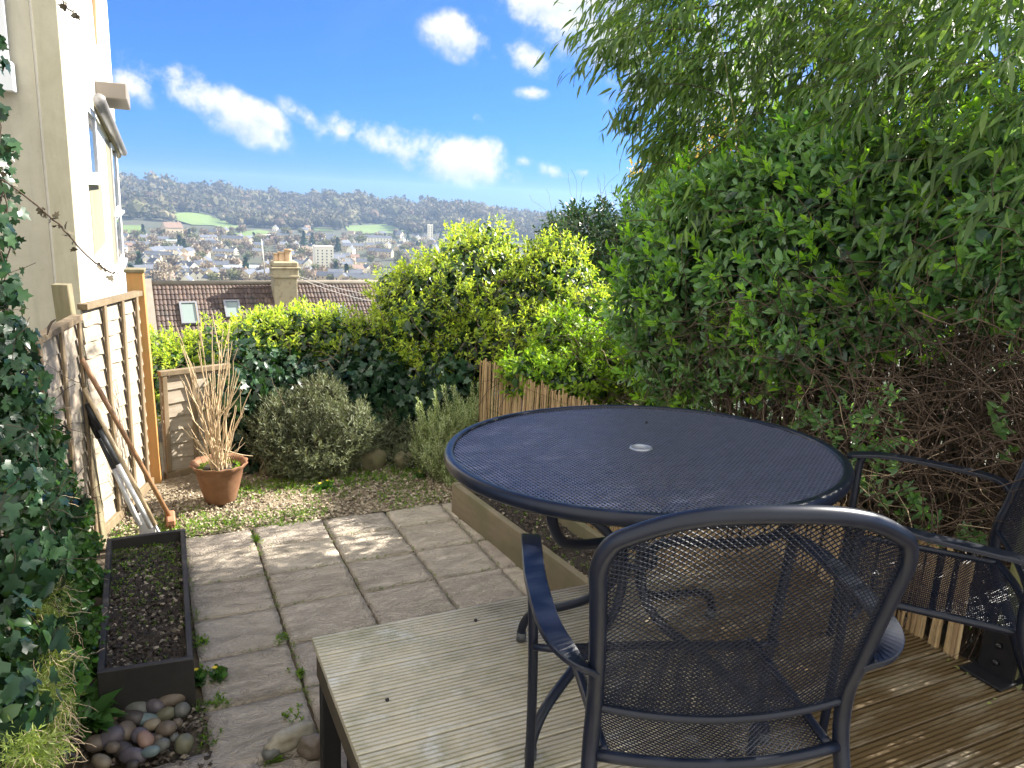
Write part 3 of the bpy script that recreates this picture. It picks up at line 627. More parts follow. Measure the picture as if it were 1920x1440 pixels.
# the big right hand shrub
Bb = [B(onx(x, y, X), r) for x, y, X, r in [
    (1270, 480, 2.9, .36), (1360, 430, 2.95, .38), (1450, 400, 3.0, .36), (1540, 360, 3.0, .32), (1640, 360, 2.95, .28), (1740, 360, 2.9, .26), (1840, 350, 2.85, .24), (1250, 580, 2.85, .34), (1340, 560, 2.9, .36), (1440, 520, 2.9, .32), (1540, 480, 2.9, .28),
    (1640, 470, 2.85, .24), (1740, 460, 2.8, .20), (1840, 450, 2.8, .18), (1500, 600, 2.85, .24), (1560, 640, 2.8, .17), (1600, 570, 2.85, .2), (1270, 660, 2.9, .3), (1400, 640, 2.95, .24), (1590, 300, 3.1, .25), (1500, 300, 3.2, .28), (1930, 420, 2.7, .2), (1680, 560, 2.85, .16), (1960, 300, 2.8, .25), (1330, 690, 2.85, .2), (1430, 670, 2.8, .18), (1510, 640, 2.75, .2), (1570, 680, 2.75, .13), (1790, 520, 2.75, .13), (1900, 520, 2.7, .12), (1640, 610, 2.8, .13), (1720, 590, 2.78, .10), (1840, 570, 2.75, .09), (1260, 720, 2.85, .16)]]
bs = plant('evergreen_shrub', 'large glossy green evergreen shrub filling the right side behind the table', 'shrub', (3.0, 3.0, 0))
cl = Cloud(); st = Cloud(); P, o_ = sphere_pts(Bb, 3000, .12); sprigs(cl, LEAF, P, o_, .13, .074, 8, stems=st, up=.35, jit=.4); P, o_ = sphere_pts(Bb, 2400, .06); loose(cl, LEAF, P, o_, .075); cl.build('leaves', LM_mid, bs)
cl = Cloud(); P, o_ = sphere_pts(Bb, 750, .04); sprigs(cl, LEAF, P+o_*.06, o_, .10, .062, 7, (50, 12), up=.9, stems=st); cl.build('young_leaves', LM_tip, bs)
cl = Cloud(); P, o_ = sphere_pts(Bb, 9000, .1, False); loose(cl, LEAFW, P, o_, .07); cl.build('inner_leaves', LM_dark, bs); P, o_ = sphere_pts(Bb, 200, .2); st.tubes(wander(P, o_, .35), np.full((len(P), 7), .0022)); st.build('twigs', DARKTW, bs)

# tangle of bare brown stems under and beside it
tg = plant('bramble_thicket', 'tangle of bare brown stems under the shrub behind the reed screen', 'thicket', (3.0, 2.2, 0))
st = Cloud(); n = 2300; px = rng.uniform(1180, 2150, n); py = rng.uniform(540, 1080, n); Xp = 2.5+np.abs(rng.normal(0, .5, n))
P = np.array([onx(a, b, c) for a, b, c in zip(px, py, Xp)]); P[:, 2] = np.maximum(P[:, 2], .1); ok = (P[:, 2] < 2.0) & (P[:, 1] > .6) & (P[:, 1] < 5.5); P = P[ok]; n = len(P)
d = nrm(rng.normal(size=(n, 3))*np.array([.4, 1.0, .8])+np.array([-.1, 0, .1])); L = rng.uniform(.2, .85, n); st.tubes(wander(P-d*L[:, None]*.5, d, L, 9, .28, -.06), np.repeat(rng.uniform(.0009, .0028, n)[:, None], 9, 1)); st.build('bare_stems', TWIG, tg)
st = Cloud(); P = P[P[:, 2] < 1.15]; n = 80; P = P[rng.choice(len(P), n)]; P[:, 0] = 2.5+rng.uniform(0, .25, n); d = nrm(rng.normal(size=(n, 3))*np.array([.2, 1.0, .9])); L = rng.uniform(.2, .8, n); st.tubes(wander(P-d*L[:, None]*.5, d, L, 9, .22, -.06), np.linspace(.0018, .0007, 9)[None]*np.ones((n, 1))); st.build('dry_stems', DEADTW, tg)
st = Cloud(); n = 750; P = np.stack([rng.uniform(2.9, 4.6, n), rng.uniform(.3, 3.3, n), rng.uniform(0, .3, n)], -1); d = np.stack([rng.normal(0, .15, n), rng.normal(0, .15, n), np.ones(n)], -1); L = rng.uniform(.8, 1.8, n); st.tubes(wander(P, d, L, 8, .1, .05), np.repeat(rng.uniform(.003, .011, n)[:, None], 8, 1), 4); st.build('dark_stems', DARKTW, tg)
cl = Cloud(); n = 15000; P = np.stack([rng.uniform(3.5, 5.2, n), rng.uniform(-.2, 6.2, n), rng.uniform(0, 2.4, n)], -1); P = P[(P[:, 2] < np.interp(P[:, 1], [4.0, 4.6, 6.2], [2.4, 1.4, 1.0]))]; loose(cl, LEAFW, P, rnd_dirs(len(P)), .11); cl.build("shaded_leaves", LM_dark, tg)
cl = Cloud(); P = np.array([onx(x+rng.normal(0, 26), y+rng.normal(0, 22), 2.55+abs(rng.normal(0, .06))) for x, y in [(1545, 800), (1620, 800), (1650, 840), (1610, 830), (1520, 790), (1660, 1000-80), (1700, 920), (1660, 900), (1800, 1000), (1880, 790), (1740, 980), (1530, 770), (1350, 700), (1300, 715), (1480, 650), (1640, 780), (1600, 860), (1895, 620), (1900, 500), (1880, 560)] for _ in range(5)]); sprigs(cl, LEAF, P, np.tile([-1, -.5, .6], (len(P), 1)), .10, .05, 7, (70, 25), .5, .5); cl.build('fresh_leaves', LM_mid, tg)

# bamboo rising behind and arching over
bam = plant('bamboo', 'tall bamboo arching over the right side with narrow hanging leaves', 'bamboo', (3.9, 3.0, 0))
st = Cloud(); n = 60; P0 = np.stack([rng.uniform(3.4, 4.6, n), rng.uniform(1.2, 4.2, n), np.zeros(n)], -1); d = np.stack([rng.normal(-.03, .05, n), rng.normal(0, .05, n), np.ones(n)], -1); m = 14
CUL = wander(P0, d, rng.uniform(3.0, 4.0, n), m, .04, 0); t = np.linspace(0, 1, m)[None]; CUL[:, :, 0] -= .5*t**3*rng.uniform(.2, 1.15, (n, 1)); CUL[:, :, 2] -= .3*t**3; st.tubes(CUL, np.broadcast_to(.010*(1-.85*t), (n, m)), 5); st.build('culms', simple('bamboo_culm', [(.12, .13, .04), (.2, .2, .07)], 4, .5), bam)
Bm = [B(onx(x, y, X), r) for x, y, X, r in [(1330, 40, 3.4, .55), (1450, 80, 3.5, .6), (1600, 60, 3.5, .6), (1750, 80, 3.4, .55), (1880, 100, 3.3, .55), (1400, 180, 3.4, .5), (1540, 190, 3.5, .5), (1680, 200, 3.5, .45), (1820, 210, 3.4, .4), (1380, 290, 3.4, .42), (1500, 270, 3.6, .45), (1300, 340, 3.5, .32), (1450, -80, 3.5, .7), (1650, -120, 3.5, .8), (1850, -120, 3.4, .8), (2050, 0, 3.2, .8), (2100, 250, 3.0, .6), (1260, -20, 3.2, .4)]]
def bsprays(cl, P, dirs, size, k=7):
    n = len(P); dirs = nrm(dirs); L = rng.uniform(.12, .26, n)
    for i in range(k):
        t = (i+.3)/k; q = P+dirs*(L*t)[:, None]; side = nrm(np.cross(dirs, Z3))*((-1)**i)
        d = dirs*.7+side*rng.uniform(.15, .6, (n, 1))+np.array([0, 0, -.55])+rng.normal(size=(n, 3))*.22
        cl.inst(BAM[0], BAM[1], q, axes(d, Z3+rng.normal(size=(n, 3))*.35), size*rng.uniform(.6, 1.25, n))
    return P, dirs, L
cl = Cloud(); st = Cloud(); P, o_ = sphere_pts(Bm, 5200, .25); o_[:, 1] -= .1; sp = bsprays(cl, P, o_*.5+np.array([-.45, 0, -.1])+rng.normal(size=o_.shape)*.4, .105)
P, o_ = sphere_pts(Bm, 1500, .2, False); bsprays(cl, P, o_+np.array([-.4, 0, 0]), .13)
# outer arching branches that hang into the sky on the left
arch = [((1330, 60), (1100, 60)), ((1320, 20), (1110, -10)), ((1320, 110), (1110, 120)), ((1330, 150), (1190, 230)), ((1340, 60), (1090, 95)), ((1330, 220), (1215, 330)), ((1300, 250), (1225, 300)), ((1360, 180), (1170, 170)), ((1400, -60), (1150, -30)), ((1350, 270), (1250, 390)), ((1420, 300), (1310, 400)), ((1500, 330), (1420, 400)), ((1360, -20), (1130, 40)), ((1340, 130), (1180, 190)), ((1360, 260), (1230, 270)), ((1400, 100), (1210, 150)), ((1400, 10), (1160, 70))]
AP = []; AD = []; BR = []
for (a, b) in arch:
    p = onx(a[0], a[1], 3.1+rng.uniform(-.2, .2)); q = ony(b[0], b[1], p[1]+rng.uniform(-.1, .25)); mid = (p+q)/2+Z3*.10; tt = np.linspace(0, 1, 9)[:, None]; cv = (1-tt)**2*p+2*tt*(1-tt)*mid+tt**2*q; BR.append(cv)
    for k in range(30):
        u_ = rng.uniform(.05, 1); i_ = min(7, int(u_*8)); w_ = u_*8-i_; AP.append(cv[i_]*(1-w_)+cv[i_+1]*w_+rng.normal(size=3)*.045); AD.append(nrm(cv[i_+1]-cv[i_])*.8+rng.normal(size=3)*.35)
bsprays(cl, np.array(AP), np.array(AD), .105, 6); cl.build('leaves', LM_bam, bam); st.tubes(np.array(BR), np.broadcast_to(np.linspace(.004, .0015, 9)[None], (len(BR), 9)), 4)
P, d, L = sp; tt = np.linspace(0, 1, 3)[None, :, None]; st.tubes(P[:, None]-d[:, None]*.1+d[:, None]*(L[:, None, None]+.1)*tt, np.full((len(P), 3), .0012)); st.build('branches', DARKTW, bam)
# yellow blossom tree peeping behind
yt = plant('blossom_tree', 'thin tree with yellow blossom behind the bamboo edge', 'tree', (5.4, 8.6, -.6))
By = [B(ony(1230, 340, 8.6), .4), B(ony(1290, 300, 8.6), .42), B(ony(1360, 240, 8.6), .4), B(ony(1300, 380, 8.5), .4), B(ony(1420, 320, 8.5), .5)]
cl = Cloud(); P, o_ = sphere_pts(By, 750, .4); sprigs(cl, ROUND, P, o_, .12, .035, 6, up=.2, jit=.8); cl.build('blossom', LM_yel, yt); st = Cloud(); P, o_ = sphere_pts(By, 160, .4); b0 = np.array([5.4, 8.6, -.6]); tt = np.linspace(0, 1, 8)[None, :, None]; Q = b0*(1-tt)+P[:, None]*tt+rng.normal(size=(len(P), 8, 3))*.03; Q[:, :, 2] += .3*np.sin(tt[..., 0]*PI); st.tubes(Q, np.broadcast_to(np.linspace(.012, .002, 8)[None], (len(P), 8)), 4); st.build('trunk', DARKTW, yt)

exec_garden = True

# ================================================================== the garden
WX = lambda *a: np.array(a, float)
def wood(name, cols, scale=6, rough=.75, stretch=(1, 1, 1), bmp=.3, moss=None):
    m, nt, b, _ = newmat(name); v = coords(nt, stretch); n = noise(nt, v, scale, 8, .7, .4)
    c = ramp(nt, n, [(.28+.44*i/max(1, len(cols)-1), cc) for i, cc in enumerate(cols)])
    v2 = coords(nt); blot = noise(nt, v2, 3.5, 5, .65)
    c = mixc(nt, ramp(nt, blot, [(.42, (0, 0, 0)), (.72, (.75, .75, .75))]), c, moss or tuple(x*.6 for x in cols[0]))
    nt.links.new(c, b.inputs['Base Color']); b.inputs['Roughness'].default_value = rough; bump(nt, b, n, bmp, .003); return m
# ground
GND = simple('garden_soil', [(.06, .045, .03), (.11, .085, .055), (.15, .12, .08)], 9, .95, bmp=.6, bdist=.01)
mb = MB(); n = 40; xs = np.linspace(-4.6, 5.2, n); ys = np.linspace(-2.5, 7.6, n)
v = [(x, y, -.03+.008*math.sin(x*7)*math.sin(y*5)) for x in xs for y in ys]; mb.add(v, [(i*n+j, (i+1)*n+j, (i+1)*n+j+1, i*n+j+1) for i in range(n-1) for j in range(n-1)], True)
props(mb.build('ground', GND), 'bare soil of the garden', kind='structure')

# paving slabs
m, nt, b, _ = newmat('riven_paving'); v = coords(nt); g = nt.nodes.new('ShaderNodeNewGeometry')
tone = ramp(nt, g.outputs['Random Per Island'], [(0, (.46, .39, .305)), (.35, (.54, .465, .365)), (.65, (.44, .375, .31)), (1, (.60, .52, .40))])
n1 = noise(nt, v, 5, 8, .7, 1.0); c = mixc(nt, ramp(nt, n1, [(.42, (0, 0, 0)), (.72, (.6, .6, .6))]), tone, (.29, .25, .20))
n2 = noise(nt, v, 38, 6, .75); c = mixc(nt, ramp(nt, n2, [(.52, (0, 0, 0)), (.70, (.75, .75, .75))]), c, (.62, .56, .46))
n3 = noise(nt, v, 2.2, 4, .6); c = mixc(nt, ramp(nt, n3, [(.55, (0, 0, 0)), (.8, (.4, .4, .4))]), c, (.16, .17, .09))
nt.links.new(c, b.inputs['Base Color']); b.inputs['Roughness'].default_value = .62; b.inputs['Specular IOR Level'].default_value = .4
nr = nt.nodes.new('ShaderNodeTexNoise'); nr.inputs['Scale'].default_value = 4.5; nr.inputs['Detail'].default_value = 5; nr.inputs['Distortion'].default_value = 2.2; mpp = nt.nodes.new('ShaderNodeMapping'); mpp.inputs['Scale'].default_value = (1, 2.2, 1); mpp.inputs['Rotation'].default_value = (0, 0, .5); nt.links.new(v, mpp.inputs[0]); nt.links.new(mpp.outputs[0], nr.inputs[0])
st_ = nt.nodes.new('ShaderNodeMath'); st_.operation = 'PINGPONG'; st_.inputs[1].default_value = .055; nt.links.new(nr.outputs[0], st_.inputs[0]); s2 = nt.nodes.new('ShaderNodeMath'); s2.operation = 'MULTIPLY'; s2.inputs[1].default_value = 9; nt.links.new(st_.outputs[0], s2.inputs[0])
s3 = nt.nodes.new('ShaderNodeMath'); s3.operation = 'ADD'; nt.links.new(s2.outputs[0], s3.inputs[0]); nt.links.new(n1, s3.inputs[1]); s4 = nt.nodes.new('ShaderNodeMath'); s4.operation = 'MULTIPLY_ADD'; s4.inputs[1].default_value = .5; nt.links.new(n2, s4.inputs[0]); nt.links.new(s3.outputs[0], s4.inputs[2])
bump(nt, b, s4.outputs[0], 1.0, .012); PAVE = m
XJ = [.115, .504, .926, 1.33, 1.716, 2.1]; YJ = [4.54, 4.262, 3.905, 3.553, 3.212, 2.85, 2.49, 2.12, 1.76, 1.4, 1.0, .6, .2]
mb = MB()
def slab(mb, x0, x1, y0, y1, z=0, rot=0, th=.04):
    n = 14; j = .0085; X = np.linspace(x0+j, x1-j, n); Y = np.linspace(y0+j, y1-j, n); cx, cy = (x0+x1)/2, (y0+y1)/2; v = []
    ph = rng.uniform(0, 9); tx, ty = rng.uniform(-.004, .004, 2)
    for i, x in enumerate(X):
        for k, y in enumerate(Y):
            e = min(i, n-1-i, k, n-1-k); jx = rng.uniform(-.003, .003) if e == 0 else 0; jy = rng.uniform(-.003, .003) if e == 0 else 0
            zz = z+.0022*math.sin(x*13+ph)*math.cos(y*11+ph)+tx*(x-cx)/.2+ty*(y-cy)/.2-(.004 if e == 0 else 0)
            a, c_ = x-cx+jx, y-cy+jy; v.append((cx+a*math.cos(rot)-c_*math.sin(rot), cy+a*math.sin(rot)+c_*math.cos(rot), zz))
    base = len(v); ring = [i*n for i in range(n)]+[(n-1)*n+k for k in range(1, n)]+[i*n+n-1 for i in range(n-2, -1, -1)]+[k for k in range(n-2, 0, -1)]
    for q in ring: v.append((v[q][0], v[q][1], z-th))
    f = [(i*n+k, (i+1)*n+k, (i+1)*n+k+1, i*n+k+1) for i in range(n-1) for k in range(n-1)]
    L = len(ring); f += [(ring[q], base+q, base+(q+1) % L, ring[(q+1) % L]) for q in range(L)]
    mb.add(v, f, True)
for i in range(5):
    for k in range(len(YJ)-1):
        if k >= 6 and i == 0: continue
        slab(mb, XJ[i], XJ[i+1], YJ[k+1], YJ[k], rng.uniform(-.003, .003), rng.uniform(-.004, .004))
slab(mb, .10, .50, 2.30, 2.475, -.002, .02); slab(mb, -.42, .30, 2.0, 2.60, -.004, .10); slab(mb, -.1, .46, 1.6, 1.98, 0)
props(mb.build('paving', PAVE), 'riven stone paving slabs with mossy joints', kind='structure')

# gravel strip: base sheet and loose chips
GR = simple('gravel_bed', [(.16, .125, .08), (.25, .20, .13), (.34, .28, .19)], 60, .95, bmp=.8, bdist=.01)
mb = MB(); n = 50; xs = np.linspace(-.75, 2.6, n); ys = np.linspace(4.53, 6.4, n); v = [(x, y, -.012+.012*math.sin(x*5+1)*math.sin(y*6)+.004*rng.normal()) for x in xs for y in ys]; mb.add(v, [(i*n+j, (i+1)*n+j, (i+1)*n+j+1, i*n+j+1) for i in range(n-1) for j in range(n-1)], True); props(mb.build('gravel_ground', GR), 'pale gravel strip beyond the paving', kind='structure')
CHIP = (np.array([(-.5, -.3, 0), (.4, -.45, .05), (.55, .3, 0), (-.3, .5, .08), (0, 0, .38)]), [(0, 1, 4), (1, 2, 4), (2, 3, 4), (3, 0, 4)])
def chips(cl, P, smin, smax): n = len(P); M = spins(n); t = axes(rnd_dirs(n)*np.array([1, 1, .35]), Z3+rng.normal(size=(n, 3))*.3); cl.inst(CHIP[0], CHIP[1], P, t, rng.uniform(smin, smax, n)*rng.uniform(.5, 1, n))
def islmat(name, cols, rough=.9):
    m, nt, b, _ = newmat(name); g = nt.nodes.new('ShaderNodeNewGeometry'); nt.links.new(ramp(nt, g.outputs['Random Per Island'], [(i/max(1, len(cols)-1), c) for i, c in enumerate(cols)]), b.inputs['Base Color']); b.inputs['Roughness'].default_value = rough; return m
cl = Cloud(); n = 9000; P = np.stack([rng.uniform(-.35, 2.3, n), 4.52+np.abs(rng.normal(0, .5, n)), rng.uniform(-.01, .008, n)], -1); chips(cl, P, .008, .03)
props(cl.build('gravel', islmat('gravel_chips', [(.12, .09, .06), (.3, .24, .16), (.45, .38, .27), (.2, .15, .1), (.55, .48, .36)]), smooth=False), 'pale gravel chips and bark litter', 'gravel', kind='stuff')
def tuft(cl, P, size, k=6, tm=SMALL): sprigs(cl, tm, P, np.tile([0, 0, 1.0], (len(P), 1)), size*.9, size, k, (80, 30), .8, .4)
cl = Cloud(); n = 1500; P = np.stack([rng.uniform(-.3, 2.2, n), 4.5+np.abs(rng.normal(0, .38, n)), np.zeros(n)], -1)
k_ = np.sin(P[:, 0]*4+P[:, 1]*7)+np.sin(P[:, 0]*9.1-P[:, 1]*4)+rng.normal(0, .5, n) > .3; tuft(cl, P[k_], .022)
n = 420; P = np.stack([rng.uniform(-.25, 1.0, n), rng.normal(4.65, .07, n), np.zeros(n)], -1); tuft(cl, P, .022)
n = 500; P = np.stack([rng.uniform(.45, 2.0, n), rng.normal(5.15, .1, n), np.zeros(n)], -1); tuft(cl, P, .03)
# weeds in the joints
J = []
for x in XJ[:5]:
    for _ in range(170 if x < .6 else 90): J.append((x+rng.normal(0, .006), rng.uniform(2.0, 4.5), 0))
for y in YJ[:7]:
    for _ in range(45): J.append((rng.uniform(.12, 1.8), y+rng.normal(0, .005), 0))
for _ in range(160): J.append((.125+abs(rng.normal(0, .018)), rng.uniform(2.85, 4.5), 0))
J = np.array(J); J = J[(np.sin(J[:, 0]*13+J[:, 1]*9)+np.sin(J[:, 1]*23)+rng.normal(0, .6, len(J))) > .2]; tuft(cl, J, .011, 5)
for (x, y) in [(530, 1200), (560, 1265), (870, 968), (415, 1312), (545, 1345), (370, 1262), (375, 1205), (480, 1012), (510, 1425), (372, 1330), (385, 1385)]:
    p = onz(x, y, 0); tuft(cl, p+rng.normal(size=(9, 3))*np.array([.02, .02, 0]), .026, 7)
props(cl.build('weeds', LM_weed), 'small green weeds in the gravel and paving joints', 'weeds', kind='stuff')
def flower(x, y, lab):
    p = onz(x, y, .03); t = empty('celandine', (p[0], p[1], 0), lab, 'flower', 'yellow celandines'); cl = Cloud(); a = np.linspace(0, 2*PI, 9)[:-1]; d = np.stack([np.cos(a), np.sin(a), 0*a+.25], -1); cl.inst(SMALL[0], SMALL[1], np.tile([p[0], p[1], .045], (8, 1)), axes(d, np.tile(Z3, (8, 1))), np.full(8, .014)); cl.build('petals', FLW, t)
    cl = Cloud(); tuft(cl, np.array([[p[0], p[1], .0]])+rng.normal(size=(7, 3))*np.array([.022, .022, 0]), .035, 6, ROUND); mb = MB(); mb.tube([(p[0], p[1], 0), (p[0]+.003, p[1], .045)], .0012, 4); mb.build('stem', LM_weed, t); cl.build('leaves', LM_ivyg, t)
FLW = simple('celandine_yellow', [(.85, .62, .02)], 5, .5)
flower(368, 1262, 'yellow celandine at the near corner of the dark raised bed'); flower(403, 1258, 'single yellow flower lying on the slab beside the dark bed'); flower(600, 910, 'yellow celandine in the gravel in front of the lavender'); flower(614, 905, 'second yellow celandine right of the one before the lavender'); flower(787, 888, 'yellow celandine left of the rosemary foot')

# raised beds
DKT = wood('dark_stained_timber', [(.028, .026, .024), (.05, .045, .04)], 5, .6, (1, .12, 1)); OAK = wood('weathered_sleeper', [(.13, .105, .065), (.21, .17, .11), (.27, .22, .15)], 4, .8, (1, .15, 1), .4, (.10, .11, .045))
SOIL = simple('dark_compost', [(.018, .014, .011), (.05, .038, .028), (.09, .07, .05)], 40, .95, bmp=1, bdist=.012)
def bar(mb, a, b_, w_, z0, z1, bev=.003):
    a = WX(*a); b_ = WX(*b_); d = b_-a; L = np.linalg.norm(d); d /= L; R = np.array([[d[0], -d[1], 0], [d[1], d[0], 0], [0, 0, 1]]); c = (a+b_)/2
    mb.bbox((c[0], c[1], (z0+z1)/2), (L, w_, z1-z0), R, bev)
def bed(name, label, cs, tk, h, mat, soilz, wallnames):
    t = empty(name, (cs[0][0], cs[0][1], 0), label, 'raised bed')
    for k in range(4):
        a, b_ = WX(*cs[k]), WX(*cs[(k+1) % 4]); d = (b_-a)/np.linalg.norm(b_-a); nrm_ = np.array([-d[1], d[0]]); off = nrm_*tk/2
        ins = tk if k % 2 else 0.0
        mb = MB(); bar(mb, a+off+d*ins, b_+off-d*ins, tk, -.02, h-(0 if k % 2 == 0 else .002)); mb.build('side_board', mat, t)
    cs_ = np.array(cs); n = 60; v = []
    for i in range(n):
        for j in range(n):
            u_, w_ = i/(n-1), j/(n-1); u_ = .02+.96*u_; w_ = .02+.96*w_
            p = (cs_[0]*(1-u_)+cs_[1]*u_)*(1-w_)+(cs_[3]*(1-u_)+cs_[2]*u_)*w_; v.append((p[0], p[1], soilz+.010*math.sin(p[0]*21)*math.sin(p[1]*17)+rng.normal(0, .0055)))
    mb = MB(); mb.add(v, [(i*n+j, (i+1)*n+j, (i+1)*n+j+1, i*n+j+1) for i in range(n-1) for j in range(n-1)], True); mb.build('soil', SOIL, t)
    n = 2600; u_ = rng.uniform(.03, .97, (n, 1)); w_ = rng.uniform(.03, .97, (n, 1)); P = (cs_[0]*(1-u_)+cs_[1]*u_)*(1-w_)+(cs_[3]*(1-u_)+cs_[2]*u_)*w_; P = np.concatenate([P, np.full((n, 1), soilz+.004)], 1)
    cl = Cloud(); chips(cl, P, .008, .030); o = cl.build('soil_crumbs', islmat('crumbs', [(.02, .015, .012), (.04, .03, .022), (.07, .05, .035), (.03, .022, .018), (.10, .08, .06), (.04, .03, .02), (.45, .38, .28)]), t, False); o['kind'] = 'stuff'
    return t, cs_
lb, lcs = bed('raised_bed', 'dark stained raised bed of bare compost along the left fence', [(.125, 4.142), (-.245, 4.132), (-.24, 2.905), (.091, 2.876)], .024, .22, DKT, .155, None)
cl = Cloud(); n = 420; u_ = np.clip(np.abs(rng.normal(0, .33, (n, 1))), .03, .9); w_ = rng.uniform(.05, .95, (n, 1)); a_ = lcs[0]*(1-u_)+lcs[3]*u_; b_ = lcs[1]*(1-u_)+lcs[2]*u_; P = np.concatenate([a_*(1-w_)+b_*w_, np.full((n, 1), .16)], 1); tuft(cl, P, .016, 6); o = cl.build('seedlings', LM_weed, lb); o['kind'] = 'stuff'
rb, rcs = bed('raised_bed', 'weathered sleeper raised bed beside the table with dark soil', [(2.16, 4.45), (1.733, 4.376), (1.93, 2.30), (2.33, 2.34)], .042, .20, OAK, .12, None)
cl = Cloud(); P = rng.uniform(0, 1, (60, 2)); P = np.stack([1.95+.15*P[:, 0], 2.6+1.7*P[:, 1], np.full(60, .125)], -1); tuft(cl, P, .022, 6); cl.build('seedlings', LM_weed, rb)['kind'] = 'stuff'

# pebbles below the dark bed, each one a thing
iv3, if3 = sph(3)
def pebble(name, c, r, yaw, pitch, mat, label, group=None, lump=.05, cat='pebble', seed=None):
    s = rng.uniform(0, 9, 3); v = iv3*(1+lump*np.sin(iv3[:, :1]*2.3+s[0])*np.cos(iv3[:, 1:2]*2.1+s[1])+lump*.5*np.sin(iv3[:, 2:3]*4+s[2])+(lump > .07)*.5*lump*(np.sin(iv3[:, :1]*7+iv3[:, 2:3]*5+s[1])+.7*np.sin(iv3[:, 1:2]*11+s[2])*np.cos(iv3[:, :1]*9))); v = np.sign(v)*np.abs(v)**.92*np.array(r)
    cy, sy, cp, sp_ = math.cos(yaw), math.sin(yaw), math.cos(pitch), math.sin(pitch); R = np.array([[cy, -sy, 0], [sy, cy, 0], [0, 0, 1]]) @ np.array([[cp, 0, sp_], [0, 1, 0], [-sp_, 0, cp]])
    me = arr_mesh(name, v @ R.T, [np.array(if3)]); o = link(name, me, mat); o.location = [float(q) for q in c]; props(o, label, cat, group); return o
def stonemat(name, a, b_): return simple(name, [a, tuple((x+y)/2 for x, y in zip(a, b_)), b_], 25, .5, bmp=.12, bdist=.001)
SM = dict(grey=stonemat('grey_stone', (.10, .10, .09), (.17, .17, .15)), brown=stonemat('brown_stone', (.12, .095, .07), (.19, .15, .11)), tan=stonemat('tan_stone', (.2, .165, .11), (.3, .25, .17)), dark=stonemat('dark_stone', (.05, .042, .04), (.09, .078, .07)), teal=stonemat('teal_stone', (.12, .165, .165), (.2, .26, .26)), pink=stonemat('pink_stone', (.26, .16, .12), (.36, .23, .17)), purple=stonemat('purple_stone', (.09, .08, .09), (.15, .13, .145)), green=stonemat('olive_stone', (.13, .13, .08), (.2, .19, .12)))
PB = [(318, 1286, 30, 14, 'tan', 10, 'flat buff pebble leaning on the dark board, topmost of the pile'), (292, 1312, 26, 15, 'tan', 30, 'long buff pebble just below the topmost one'), (322, 1312, 28, 17, 'brown', 25, 'large pinkish brown pebble at the upper right of the pile'), (260, 1324, 26, 18, 'grey', 0, 'wide grey pebble in the upper middle of the pile'), (231, 1318, 14, 13, 'brown', 80, 'round brown pebble beside the broad leaves'), (290, 1325, 14, 17, 'purple', 70, 'upright purple grey pebble between the buff and grey ones'), (309, 1336, 20, 12, 'green', 15, 'olive pebble under the pinkish brown one'), (340, 1330, 15, 13, 'grey', 0, 'grey pebble at the right edge of the pile by the weeds'),
      (246, 1347, 26, 14, 'dark', -8, 'long dark brown pebble across the middle of the pile'), (276, 1346, 22, 12, 'teal', 10, 'blue green pebble beside the long dark one'), (236, 1370, 18, 17, 'brown', 0, 'squat brown pebble left of centre in the pile'), (262, 1376, 16, 14, 'purple', 40, 'slate purple pebble in the centre of the pile'), (286, 1363, 16, 10, 'tan', 15, 'small pale pebble right of the purple one'), (311, 1369, 20, 14, 'brown', -30, 'reddish brown pebble right of the pale small one'), (273, 1391, 19, 12, 'pink', -35, 'pink knobbly pebble in the lower middle of the pile'), (208, 1388, 26, 16, 'purple', 20, 'large purple grey pebble at the lower left below the leaves'),
      (229, 1400, 14, 20, 'dark', 70, 'upright dark pebble left of the pale oval one'), (249, 1411, 14, 22, 'purple', 75, 'pale speckled oval pebble standing on end'), (345, 1392, 17, 16, 'green', 0, 'round olive pebble alone at the right by the slab'), (303, 1400, 16, 11, 'grey', 10, 'flat grey pebble half buried by the near slab'), (282, 1412, 18, 9, 'teal', -5, 'blue grey flake of stone at the bottom of the pile'), (190, 1424, 12, 18, 'tan', 60, 'buff pebble at the bottom left of the pile'), (212, 1405, 13, 9, 'brown', 0, 'small brown pebble under the large purple grey one'), (248, 1430, 12, 8, 'dark', 0, 'small dark pebble at the very bottom of the pile'), (222, 1340, 14, 10, 'pink', 30, 'pinkish pebble half hidden left of the long dark one'), (285, 1382, 9, 7, 'dark', 0, 'tiny dark pebble right above the pink one'), (297, 1386, 9, 7, 'brown', 0, 'tiny brown pebble between the pink and olive ones'), (327, 1380, 9, 7, 'grey', 0, 'tiny grey pebble left above the round olive one'), (206, 1362, 18, 14, 'dark', 0, 'dark pebble in shadow under the broad leaves'), (182, 1395, 20, 14, 'brown', 20, 'brown pebble in shadow at the left end of the pile'), (332, 1352, 11, 8, 'brown', 0, 'small brown pebble among weeds on the right'), (225, 1298, 11, 8, 'dark', 0, 'small dark pebble against the dark board'), (262, 1304, 10, 7, 'dark', 0, 'small dark pebble below the middle of the dark board')]
for (x, y, a, b__, mt, ang, lab) in PB:
    zb = .045 if y < 1380 else .035; p = onz(x, y, zb); dist = np.linalg.norm(p-CAM); sc_ = dist/F*1.0; yaw = math.radians(ang)-.35
    pebble('pebble', (p[0], p[1], zb+rng.uniform(-.014, .010)), (a*sc_*.84, b__*sc_*.98, min(a, b__)*sc_*.9), yaw, rng.uniform(-.5, .5), SM[mt], lab, 'rounded pebbles piled below the dark raised bed')
